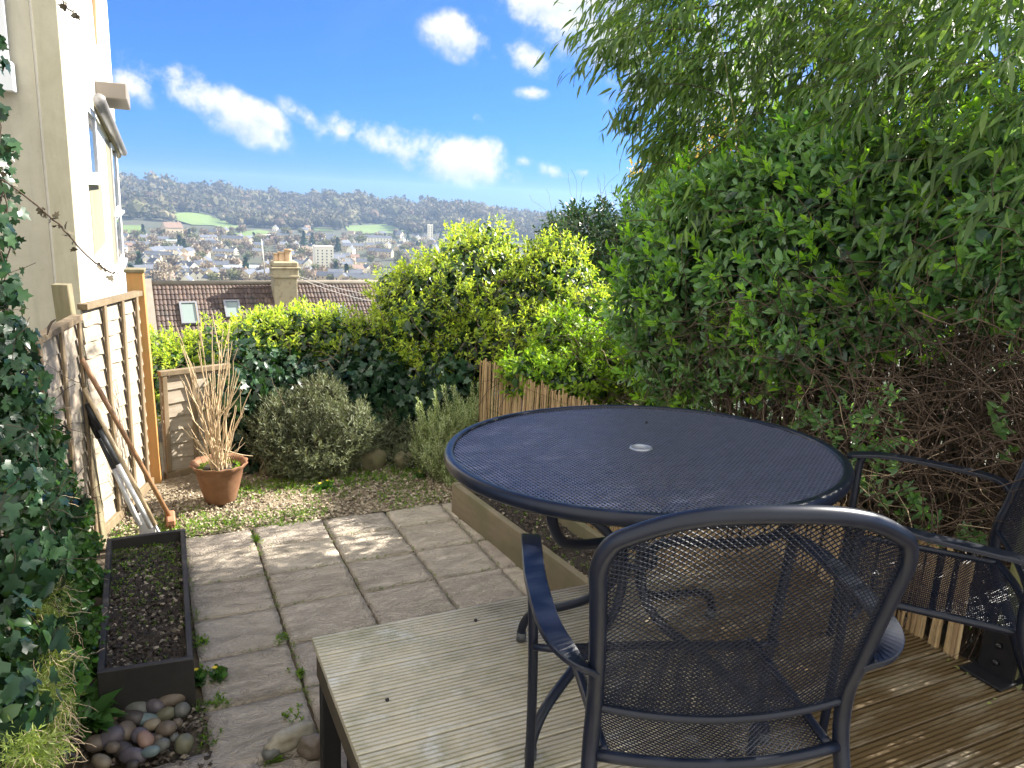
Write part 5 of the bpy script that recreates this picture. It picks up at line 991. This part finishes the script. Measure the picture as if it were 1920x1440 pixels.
mb = MB(); mb.add([rp(0, -.02, -.01), rp(LR, -.02, -.01), rp(LR, Lsl, -.01), rp(0, Lsl, -.01), rl+rd*0-rn*3.4-Z3*2.8, rl+rd*LR-rn*3.4-Z3*2.8], [(3, 2, 1, 0), (0, 1, 5, 4)]); mb.build('roof_underlay', SLATE, th)
mb = MB(); mb.tube([rl+Z3*.06, rl+rd*LR+Z3*.06], .11, 10); mb.build('ridge_tiles', simple('ridge_tile', [(.14, .12, .095), (.2, .175, .14)], 3, .9), th)
mb = MB(); c_ = rl+rd*LR/2; mb.box((c_[0], c_[1], -6.6), (LR-.1, 5.6, 3.2), Rr); mb.build('wall', STONE, th)
# parapet at the left end and the darker roof past it
mb = MB(); a = rp(-.28, -.1, .15); v = [rp(-.42, -.15, .22), rp(-.02, -.15, .22), rp(-.02, Lsl, .22), rp(-.42, Lsl, .22), rp(-.42, -.15, -1.2), rp(-.02, -.15, -1.2), rp(-.02, Lsl, -1.2), rp(-.42, Lsl, -1.2)]; mb.add(v, [(3, 2, 1, 0), (0, 1, 5, 4), (1, 2, 6, 5), (2, 3, 7, 6), (3, 0, 4, 7)]); mb.build('parapet', simple('coping_stone', [(.22, .19, .15), (.3, .265, .21)], 2, .9), th)
nh = empty('neighbour_roof', rl-rd*2-Z3*7, 'dark slated roof just left of the stone parapet', 'house'); mb = MB(); mb.add([rp(-3, .1, .02), rp(-.45, .1, .02), rp(-.45, Lsl, .02), rp(-3, Lsl, .02), rp(-3, .1, -.2), rp(-.45, .1, -.2), rp(-.45, Lsl, -.2), rp(-3, Lsl, -.2)], [(3, 2, 1, 0), (4, 5, 6, 7), (0, 1, 5, 4), (1, 2, 6, 5), (2, 3, 7, 6), (3, 0, 4, 7)])
for k in range(14):
    v = [rp(-3, k*.31, .03), rp(-.45, k*.31, .03), rp(-.45, k*.31+.3, .06), rp(-3, k*.31+.3, .06), rp(-.45, k*.31+.3, .02), rp(-3, k*.31+.3, .02)]; mb.add(v, [(3, 2, 1, 0), (3, 5, 4, 2)])
mb.build('roof', SLATE, nh); mb = MB(); c_ = rl-rd*1.75; mb.box((c_[0], c_[1], -6.6), (2.5, 5.6, 3.2), Rr); mb.build('wall', STONE, nh)
def onroof(px, py): n_ = rn*math.sin(slope)+Z3*math.cos(slope); return onpl(px, py, rl+n_*.05, n_)
def skyl(x0, x1, y0, y1, blind):
    a = onroof(x0, y0); b_ = onroof(x1, y1); s0 = np.dot(a-rl, rd); s1 = np.dot(b_-rl, rd); dn = lambda p: float(np.dot(p-rl, rn)*math.cos(slope)-(p-rl)[2]*math.sin(slope)); d0, d1 = dn(a), dn(b_); f = .085
    mb = MB()
    def rb(mb, s0, s1, d0, d1, u0, u1): v = [rp(s0, d0, u1), rp(s1, d0, u1), rp(s1, d1, u1), rp(s0, d1, u1), rp(s0, d0, u0), rp(s1, d0, u0), rp(s1, d1, u0), rp(s0, d1, u0)]; mb.add(v, [(3, 2, 1, 0), (0, 1, 5, 4), (1, 2, 6, 5), (2, 3, 7, 6), (3, 0, 4, 7)])
    for q in ((s0, s1, d0, d0+f), (s0, s1, d1-f, d1), (s0, s0+f, d0+f, d1-f), (s1-f, s1, d0+f, d1-f)): rb(mb, *q, 0, .15)
    o = mb.build('roof_window', simple('zinc_frame', [(.27, .28, .29)], 4, .4, .3), th)
    mb = MB(); rb(mb, s0+f, s1-f, d0+f, d1-f, 0, .10); g_ = mb.build('pane', simple('pale_pane', [(.22, .27, .25)], 3, .15), None); g_.parent = o
    co_ = np.empty(len(g_.data.vertices)*3); g_.data.vertices.foreach_get('co', co_); g_.data.vertices.foreach_set('co', (co_.reshape(-1, 3)-np.array(th.location)).ravel()); g_.data.update()
skyl(335, 375, 568, 608, 1); skyl(418, 454, 565, 596, 1); skyl(632, 652, 575, 596, 1)
# chimney: a part of the house with pots and bands
cc = onz(525, 531, zr); sC = float(np.dot(cc-rl, rd)); chs = simple('chimney_stone', [(.2, .16, .10), (.38, .32, .2), (.28, .25, .18)], 2.5, .9, bmp=.4); wC = 1.12
def cz(y): return onpl(525, y, cc+rn*.9, rn)[2]
mb = MB(); cp_ = cc+rn*.9
mb.bbox((cp_[0], cp_[1], (cz(512)+zr-1.9)/2), (wC*.88, .8, cz(512)-zr+1.9), Rr, .02); mb.bbox((cp_[0], cp_[1], cz(517)), (wC*1.05, .98, .10), Rr, .02); mb.bbox((cp_[0], cp_[1], cz(509)-.0), (wC*.98, .88, .36), Rr, .03); mb.bbox((cp_[0], cp_[1], cz(501)), (wC*1.12, 1.0, .09), Rr, .02); mb.bbox((cp_[0], cp_[1], cz(494)), (wC*.98, .9, .22), Rr, .09)
chim = mb.build('chimney', chs, th)
for (dx, h, r_, mt) in ((-.36, .34, .11, 'a'), (-.12, .40, .15, 'a'), (.16, .52, .17, 'b')):
    mb = MB(); q = cp_+rd*(dx+.02); mb.lathe([(r_*1.05, 0), (r_*.95, h*.5), (r_*.88, h*.86), (r_*1.15, h*.88), (r_*1.15, h), (r_*.7, h)], (q[0], q[1], cz(489)), 16); g_ = mb.build('chimney_pot', simple('pot_clay', [(.5, .34, .2), (.62, .44, .28)], 4, .85), None); g_.parent = chim
    co_ = np.empty(len(g_.data.vertices)*3); g_.data.vertices.foreach_get('co', co_); g_.data.vertices.foreach_set('co', (co_.reshape(-1, 3)-np.array(th.location)).ravel()); g_.data.update()
def onC(x, y): return onpl(x, y, cc+rn*.0-rd*.0, rn)
t = empty('tv_aerial', onC(496, 505), 'television aerial on a pole beside the chimney', 'aerial'); mb = MB(); a = onC(496, 512); b_ = onC(490, 448); mb.tube([a, b_], .028, 6); mb.tube([onC(478, 442), onC(507, 440)], .018, 5)
for x in range(480, 508, 4): mb.tube([onC(x, 438.5)+rn*.2, onC(x, 444)-rn*.2], .012, 4)
mb.build('aerial_mast', simple('pale_metal', [(.6, .58, .52)], 3, .5), t)
t = empty('overhead_wire', onC(550, 545), 'telephone wires slung from the chimney over the roof to the right', 'wire')
for (x0, y0, x1, y1) in ((548, 517, 740, 562), (545, 512, 745, 548)):
    a = onC(x0, y0)+rn*.6; b_ = onC(x1, y1)+rn*2.2; tt = np.linspace(0, 1, 12)[:, None]; mb = MB(); mb.tube(a*(1-tt)+b_*tt-Z3*.25*np.sin(tt*PI), .014, 5); mb.build('wire_line', simple('wire_grey', [(.5, .48, .45)], 3, .6), t)

# ------------------------------------------------------------------ reed screen
m, nt, b, _ = newmat('reed'); g = nt.nodes.new('ShaderNodeNewGeometry'); v = coords(nt, (8, 8, 3)); c = ramp(nt, g.outputs['Random Per Island'], [(0, (.26, .17, .08)), (.4, (.42, .29, .14)), (.75, (.55, .41, .22)), (1, (.34, .22, .12))]); c = mixc(nt, ramp(nt, noise(nt, v, 5, 5, .7), [(.5, (0, 0, 0)), (.75, (.7, .7, .7))]), c, (.16, .11, .07)); nt.links.new(c, b.inputs['Base Color']); b.inputs['Roughness'].default_value = .6; REED = m
rf_ = empty('reed_screen', (2.45, 3.0, 0), 'brown reed screen running along the right side behind the raised bed', 'reed screen'); st = Cloud()
ys = np.arange(1.43, 5.1, .0135); n = len(ys); xs = 2.45+.012*np.sin(ys*3)-np.clip(ys-3.9, 0, 9)*.20; z0 = np.zeros(n)+.0; z1 = np.interp(ys, [.7, 1.6, 3, 4.2, 5.1], [.90, .90, .86, .80, .84])+rng.normal(0, .014, n)
tt = np.linspace(0, 1, 4)[None, :]; P = np.stack([xs[:, None]+rng.normal(0, .004, (n, 4)), (ys+rng.normal(0, .002, n))[:, None]+rng.normal(0, .012, (n, 1))*tt, z0[:, None]+(z1-z0)[:, None]*tt], -1); st.tubes(P, np.repeat(rng.uniform(.0045, .0085, n)[:, None], 4, 1), 6); st.build('reeds', REED, rf_)
mb = MB()
for z in (.2, .5, .75):
    mb.tube([(float(x)-.012, float(y), z) for x, y in zip(xs[::8], ys[::8])], .0012, 4)
mb.build('tie_wire', TWIG, rf_)

# ------------------------------------------------------------------ deck
m, nt, b, _ = newmat('deck_boards'); v = coords(nt, (.35, 1.6, 1)); v0 = coords(nt); g = nt.nodes.new('ShaderNodeNewGeometry')
c = ramp(nt, g.outputs['Random Per Island'], [(0, (.46, .41, .28)), (.5, (.58, .52, .37)), (1, (.51, .45, .31))]); c = mixc(nt, ramp(nt, noise(nt, v, 22, 7, .75), [(.42, (0, 0, 0)), (.7, (.8, .8, .8))]), c, (.58, .55, .46))
c = mixc(nt, ramp(nt, noise(nt, v0, 3.6, 5, .7), [(.46, (0, 0, 0)), (.7, (.7, .7, .7))]), c, (.22, .22, .11)); c = mixc(nt, ramp(nt, noise(nt, v0, 7, 6, .75), [(.54, (0, 0, 0)), (.70, (.75, .75, .75))]), c, (.68, .67, .62))
sx = nt.nodes.new('ShaderNodeSeparateXYZ'); nt.links.new(v0, sx.inputs[0]); mp = nt.nodes.new('ShaderNodeMapRange'); mp.inputs[1].default_value = -.75; mp.inputs[2].default_value = .35; mp.inputs[4].default_value = 2.0; nt.links.new(sx.outputs[0], mp.inputs[0]); mm = nt.nodes.new('ShaderNodeMath'); mm.operation = 'MULTIPLY'; mm.use_clamp = True; nt.links.new(mp.outputs[0], mm.inputs[0]); nq = noise(nt, v, 6, 5, .7); nt.links.new(nq, mm.inputs[1]); c = mixc(nt, mm.outputs[0], c, (.12, .08, .035))  # boards browner to the right, the hedge's dark reflection put into the colour
nt.links.new(c, b.inputs['Base Color']); b.inputs['Roughness'].default_value = .40; b.inputs['Specular IOR Level'].default_value = .6; bump(nt, b, noise(nt, v, 40, 6, .7), .3, .002); DECK = m
dk = empty('timber_deck', (1.45, 1.3, 0), 'raised deck of grooved weathered boards under the table', 'deck'); DX0, DX1 = .44, 2.47
y = 2.3327; pitch = .1215; k = 0; rotd = math.radians(-.35)
while y > -1.0:
    wdt = .1135; ng = 7; prof = [(0, -.024), (0, -.003), (.002, 0)]; rw = wdt/ng
    for i in range(ng):
        a = i*rw
        if i > 0: prof += [(a-.0036, 0), (a-.0026, -.008), (a+.0026, -.008), (a+.0036, 0)]
        if i == ng-1: prof += [(wdt-.002, 0), (wdt, -.003), (wdt, -.024)]
    mb = MB(); nx = 12; v = []; dz = rng.uniform(-.001, .001); x0 = DX0+rng.uniform(-.0012, .0012)
    for i in range(nx+1):
        x = x0+(DX1-x0)*i/nx
        for (a, z) in prof: v.append((x, y-a-(x-DX0)*math.sin(-rotd)*0, .55+z+dz+.0006*math.sin(x*3+k)))
    m_ = len(prof); f = [(i*m_+j, (i+1)*m_+j, (i+1)*m_+j+1, i*m_+j+1) for i in range(nx) for j in range(m_-1)]+[tuple(range(m_)), tuple(nx*m_+j for j in range(m_-1, -1, -1))]+[(i*m_, i*m_+m_-1, (i+1)*m_+m_-1, (i+1)*m_) for i in range(nx)]
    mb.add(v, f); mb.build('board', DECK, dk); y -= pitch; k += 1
FASC = wood('deck_fascia', [(.06, .048, .03), (.10, .08, .05)], 5, .8, (1, .3, 2)); BLKT = wood('black_post', [(.012, .012, .012), (.022, .02, .02)], 6, .7)
mb = MB(); mb.bbox((.462, .65, .4735), (.03, 3.3, .1)); mb.bbox((1.46, 2.312, .4735), (1.96, .03, .1)); mb.build('fascia', FASC, dk)
for (x, y) in ((.485, 2.27), (.485, 1.35), (.485, .4), (2.4, 2.27), (1.45, 2.27)): mb = MB(); mb.bbox((x, y, .21), (.06, .06, .50)); mb.build('leg', BLKT, dk)
mb = MB(); mb.box((.53, .7, .22), (.012, 3.0, .42)); mb.box((1.45, 2.20, .22), (1.8, .012, .42)); mb.build('skirt_board', BLKT, dk)
# leaves and specks lying on it
cl = Cloud(); P = np.array([onz(x, y, .556) for x, y in [(1600, 1240), (1640, 1218), (1815, 1265), (1780, 1235), (1690, 1220), (1800, 1255), (1726, 1270), (1870, 1310), (1850, 1320)]]); loose(cl, SMALL, P, np.tile(Z3, (len(P), 1)), .022, 3, .2, 0)
props(cl.build('fallen_leaves', LM_wisp), 'few small pale leaves lying on the right side of the deck', 'leaves', kind='stuff')
for (x, y, l) in ((726, 1312, 'small black berry on the deck near its left end'), (892, 1163, 'small black berry near the far edge of the deck')):
    p = onz(x, y, .553); pebble('berry', p, (.006, .006, .005), 0, 0, BLACK, l, None, .1, 'berry')

# ------------------------------------------------------------------ mesh table
TC_ = np.array([1.319, 1.808]); TR = .585; TZ = 1.30; DZ = .55
def tilt(o):
    co_ = np.empty(len(o.data.vertices)*3); o.data.vertices.foreach_get('co', co_); co_ = co_.reshape(-1, 3); co_[:, 2] += .02*co_[:, 0]-.06*co_[:, 1]; o.data.vertices.foreach_set('co', co_.ravel()); o.data.update()
tb = empty('garden_table', (TC_[0], TC_[1], DZ), 'round dark blue grey steel mesh garden table with bent tube legs', 'table')
mb = MB(); a = np.linspace(0, 2*PI, 121)[:-1]; rp_ = [(TR, -.006), (TR-.004, -.001), (TR-.012, .001), (TR-.022, .0), (TR-.026, -.004), (TR-.026, -.012), (TR-.020, -.030), (TR-.006, -.036), (TR+.002, -.028), (TR+.003, -.014)]
v = [(TC_[0]+r*math.cos(q), TC_[1]+r*math.sin(q), TZ+z) for q in a for r, z in rp_]; nn_ = len(rp_); mb.add(v, [(i*nn_+j, i*nn_+(j+1) % nn_, ((i+1) % 120)*nn_+(j+1) % nn_, ((i+1) % 120)*nn_+j) for i in range(120) for j in range(nn_)], True); tilt(mb.build('rim', METAL, tb))
def strips(lines, w_, t_):
    """woven flat strands: list of (k,3) polylines with normals up"""
    return None
HR = .028
mb = MB(); Vs = []; Fs = []; cnt = 0
def strand_box(a, b_, w_, z0, z1):
    global cnt
    d = (b_-a); L = np.linalg.norm(d)
    if L < .004: return
    d = d/L; s = np.array([-d[1], d[0]])*w_/2
    for p in (a, b_):
        for (sg, z) in ((1, z1), (-1, z1), (-1, z0), (1, z0)): q = p+s*sg; Vs.append((q[0], q[1], z))
    for j in range(4): Fs.append((cnt+j, cnt+(j+1) % 4, cnt+4+(j+1) % 4, cnt+4+j))
    cnt += 8
Rm_ = TR-.022
base_ang = math.radians(-27)
for fam, ang in enumerate((base_ang+math.radians(62), base_ang-math.radians(62))):
    d = np.array([math.cos(ang), math.sin(ang)]); nn_ = np.array([-d[1], d[0]]); pp = .0112; k = int(Rm_/pp)
    for i in range(-k, k+1):
        o_ = i*pp; h = math.sqrt(max(0, Rm_**2-o_**2)); segs = [(-h, h)]
        if abs(o_) < HR: g_ = math.sqrt(HR**2-o_**2); segs = [(-h, -g_), (g_, h)]
        for (s0, s1) in segs: strand_box(TC_+nn_*o_+d*s0, TC_+nn_*o_+d*s1, (.0030 if fam else .0046), TZ-.012+fam*.0016, TZ-.0085+fam*.0016)
mb.add(Vs, Fs); tilt(mb.build('mesh_top', simple('table_mesh_steel', [(.055, .062, .095), (.09, .10, .15)], 40, .36, spec=.7), tb))
mb = MB(); mb.lathe([(HR-.003, -.03), (HR-.002, -.003), (HR, -.0), (HR+.005, -.001), (HR+.007, -.006), (HR+.003, -.01), (HR+.002, -.03)], (TC_[0], TC_[1], TZ-.0005), 36); tilt(mb.build('parasol_ring', simple('pale_ring', [(.30, .32, .36)], 5, .35, .5), tb))
feet = [(1.085, 2.063), (.861, 1.546), (1.80, 1.95), (1.50, 1.36)]
def smooth(pts, n=40):
    P = np.array(pts, float); P = np.concatenate([2*P[:1]-P[1:2], P, 2*P[-1:]-P[-2:-1]]); out = []
    m_ = len(P)-3
    for i in range(m_):
        for t in np.linspace(0, 1, max(2, n//m_), endpoint=(i == m_-1)):
            p0, p1, p2, p3 = P[i:i+4]; out.append(.5*((2*p1)+(-p0+p2)*t+(2*p0-5*p1+4*p2-p3)*t*t+(-p0+3*p1-3*p2+p3)*t**3))
    return np.array(out)
for (fx, fy) in feet:
    f_ = np.array([fx, fy])-TC_; r_ = np.linalg.norm(f_); u_ = f_/r_
    P = lambda rr, z: (TC_[0]+u_[0]*rr, TC_[1]+u_[1]*rr, z)
    mb = MB(); zo = .5*(.02*u_[0]-.06*u_[1]); mb.tube(smooth([P(.50, TZ-.03+zo), P(.49, TZ-.09+zo), P(.43, TZ-.16+zo*.5), P(.30, TZ-.21), P(.14, TZ-.26), P(.055, TZ-.33), P(.05, TZ-.45), P(.12, TZ-.53), P(r_*.6, DZ+.165), P(r_*.88, DZ+.12), P(r_*.99, DZ+.06), P(r_, DZ+.004)], 66), .0145, 12); o = mb.build('leg', METAL, tb)
    mb = MB(); mb.tube([(fx, fy, DZ+.035), (fx, fy, DZ+.003)], .0165, 12); g_ = mb.build('foot_cap', PLASTIC, None); g_.parent = o; co_ = np.empty(len(g_.data.vertices)*3); g_.data.vertices.foreach_get('co', co_); g_.data.vertices.foreach_set('co', (co_.reshape(-1, 3)-np.array(tb.location)).ravel()); g_.data.update()
mb = MB(); a = np.linspace(0, 2*PI, 41)[:-1]; mb.tube([(TC_[0]+.075*math.cos(q), TC_[1]+.075*math.sin(q), TZ-.36) for q in a], .010, 8, close=True); mb.tube([(TC_[0]+.30*math.cos(q), TC_[1]+.30*math.sin(q), TZ-.045+.3*(.02*math.cos(q)-.06*math.sin(q))) for q in a], .009, 8, close=True)
mb.build('leg_ring', METAL, tb)
p = onz(1262, 769, TZ-.028); t = cl = Cloud(); cl.inst(SMALL[0], SMALL[1], p[None], axes(np.array([[1., 0, 0]]), np.array([[0, .2, 1.]])), np.array([.022])); props(cl.build('fallen_petal', WHITEM), 'tiny white petal near the far rim of the table', 'petal')
p = onz(1212, 792, TZ-.014); pebble('berry', p, (.004, .004, .004), 0, 0, BLACK, 'tiny black seed on the table top behind the parasol hole', None, .1, 'berry')

# ------------------------------------------------------------------ mesh armchairs
def make_chair(O, ang, label):
    t = empty('garden_chair', (0, 0, 0), label, 'chair', 'mesh garden armchairs')
    L3 = lambda r, f, z: np.array([r, f, z])
    def zt(s): return .968-.095*abs(s)**2.6
    def bx(s, tt):   # back surface: s -1..1 across, tt 0..1 up
        z0 = .525-.018*(1-s*s); z = z0+(zt(s)-z0)*tt; u_ = (z-.52)/.36; hw = .253+.035*max(0, u_)**1.3
        return L3(s*hw*(1-.10*max(0, abs(s)-.85)*max(0, tt-.9)*60*.15), -.190-.075*u_-.038*(1-s*s)*(.8+.3*u_), z)
    # outer tube: legs, uprights and top in one sweep
    pts = [L3(-.275, -.37, .012), L3(-.268, -.29, .20), L3(-.257, -.205, .40)]
    side = [bx(-1, u_) for u_ in (.0, .25, .5, .75, .92)]
    top = [bx(s, 1.0)+np.array([0, 0, .004]) for s in (-.93, -.8, -.6, -.4, -.2, 0, .2, .4, .6, .8, .93)]
    mir = lambda q: [np.array([-p[0], p[1], p[2]]) for p in q[::-1]]
    path = smooth(pts+side+top+mir(side)+mir(pts), 130); mb = MB(); mb.tube(path, .0165, 12); mb.build('back_frame', METAL, t)
    # lower rail of the back
    mb = MB(); mb.tube([bx(s, 0)+np.array([0, 0, -.003]) for s in np.linspace(-1, 1, 25)], .0085, 10); mb.build('lower_rail', METAL, t)
    # back mesh
    cl = Cloud()
    def weave(fn, W_, H_, pitch_, th_, rr, cl, nseg=26):
        for fam in (-1, 1):
            d = np.array([math.cos(th_), fam*math.sin(th_)]); nn_ = np.array([-d[1], d[0]]); k = int((W_+H_)/pitch_)
            for i in range(-k, k+1):
                o_ = nn_*i*pitch_; tmin, tmax = -9, 9
                for ax, lim in ((0, W_/2), (1, H_/2)):
                    if abs(d[ax]) > 1e-6: a_, b_ = sorted(((-lim-o_[ax])/d[ax], (lim-o_[ax])/d[ax])); tmin = max(tmin, a_); tmax = min(tmax, b_)
                if tmax-tmin < .01: continue
                tt = np.linspace(tmin, tmax, nseg); q = o_[None]+d[None]*tt[:, None]; P = np.array([fn(x/(W_/2), y/H_+.5, fam) for x, y in q]); cl.tubes(P[None], np.full((1, nseg), rr), 4)
    weave(lambda s, u_, fam: bx(np.clip(s, -.985, .985), np.clip(u_, .01, .99))+np.array([0, -.0005*fam, 0]), .56, .40, .0082, math.radians(36), .00130, cl); cl.build('back_mesh', MESHM, t, False)
    # seat
    def seat(s, u_, fam=0):   # u_ 0 rear .. 1 front
        f = -.200+.42*u_; drop = .045*max(0, (u_-.84)/.16)**2; dip = .018*(1-s*s)*math.sin(PI*min(1, u_*.9+.05)); return L3(s*(.228+.000*u_), f-.03*(1-s*s)*(1-u_)+.02*(1-s*s)*u_, .425-drop-dip+.0005*fam)
    mb = MB(); ring = [seat(-1, u_) for u_ in np.linspace(.0, .9, 12)]+[seat(s, 1)+np.array([0, 0, -.004]) for s in np.linspace(-.9, .9, 15)]+[seat(1, u_) for u_ in np.linspace(.9, .0, 12)]
    mb.tube(smooth(ring, 120), .0105, 10); mb.tube([seat(s*1.07, 0)+np.array([0, -.008, -.002]) for s in np.linspace(-1, 1, 17)], .0115, 10); mb.build('seat_frame', METAL, t)
    cl = Cloud(); weave(lambda s, u_, fam: seat(np.clip(s, -.99, .99), np.clip(u_, .01, .995), fam), .47, .45, .0082, math.radians(36), .00130, cl); cl.build('seat_mesh', MESHM, t, False)
    for sg in (-1, 1):
        P = smooth([L3(sg*.262, -.215, .61), L3(sg*.298, -.222, .638), L3(sg*.328, -.19, .660), L3(sg*.343, -.12, .670), L3(sg*.345, .02, .678), L3(sg*.336, .14, .682), L3(sg*.326, .235, .672), L3(sg*.322, .262, .660)], 48)
        wv = np.concatenate([np.linspace(.55, 1, 12), np.ones(len(P)-18), np.array([.99, .97, .93, .85, .7, .45])]); mb = MB(); mb.tube(P, wv, flat=(.047, .011)); mb.build('armrest', METAL, t)
        mb = MB(); mb.tube(smooth([L3(sg*.324, .215, .668), L3(sg*.322, .222, .62), L3(sg*.308, .222, .42), L3(sg*.300, .224, .22), L3(sg*.296, .228, .012)], 26), .0125, 12); mb.tube([L3(sg*.308, .200, .40), L3(sg*.22, .175, .405)], .009, 8); mb.build('leg', METAL, t)
    t.location = (O[0], O[1], DZ); t.rotation_euler = (0, 0, ang)
    return t
ch1 = make_chair((1.03, 1.17), math.radians(-19), 'near mesh armchair seen from behind, tucked under the table')
ch2 = copy_tree(ch1, (2.04, 1.325, DZ), math.atan2(.65, .76), label='second mesh armchair at the right edge, turned to face the table')

# ------------------------------------------------------------------ air
def hazebox():
    mb = MB(); x0, x1, y0, y1, z0, z1 = -2700, 2700, -60, 2700, -75, 40; zt_ = float(TZ_MAX)+25
    mb.box(((x0+x1)/2, (y0+y1)/2, (z0+zt_)/2), (x1-x0, y1-y0, zt_-z0)); m = bpy.data.materials.new('air'); m.use_nodes = True; nt = m.node_tree; nt.nodes.clear(); o_ = nt.nodes.new('ShaderNodeOutputMaterial'); v = nt.nodes.new('ShaderNodeVolumePrincipled')
    v.inputs['Color'].default_value = (.50, .70, 1, 1); v.inputs['Density'].default_value = HAZE; v.inputs['Anisotropy'].default_value = .2; nt.links.new(v.outputs[0], o_.inputs['Volume']); m.cycles.homogeneous_volume = True if hasattr(m.cycles, 'homogeneous_volume') else None
    o = mb.build('haze', m); props(o, 'thin blue haze over the valley', 'haze', kind='stuff')
HAZE = .00018; TZ_MAX = 15
hazebox()
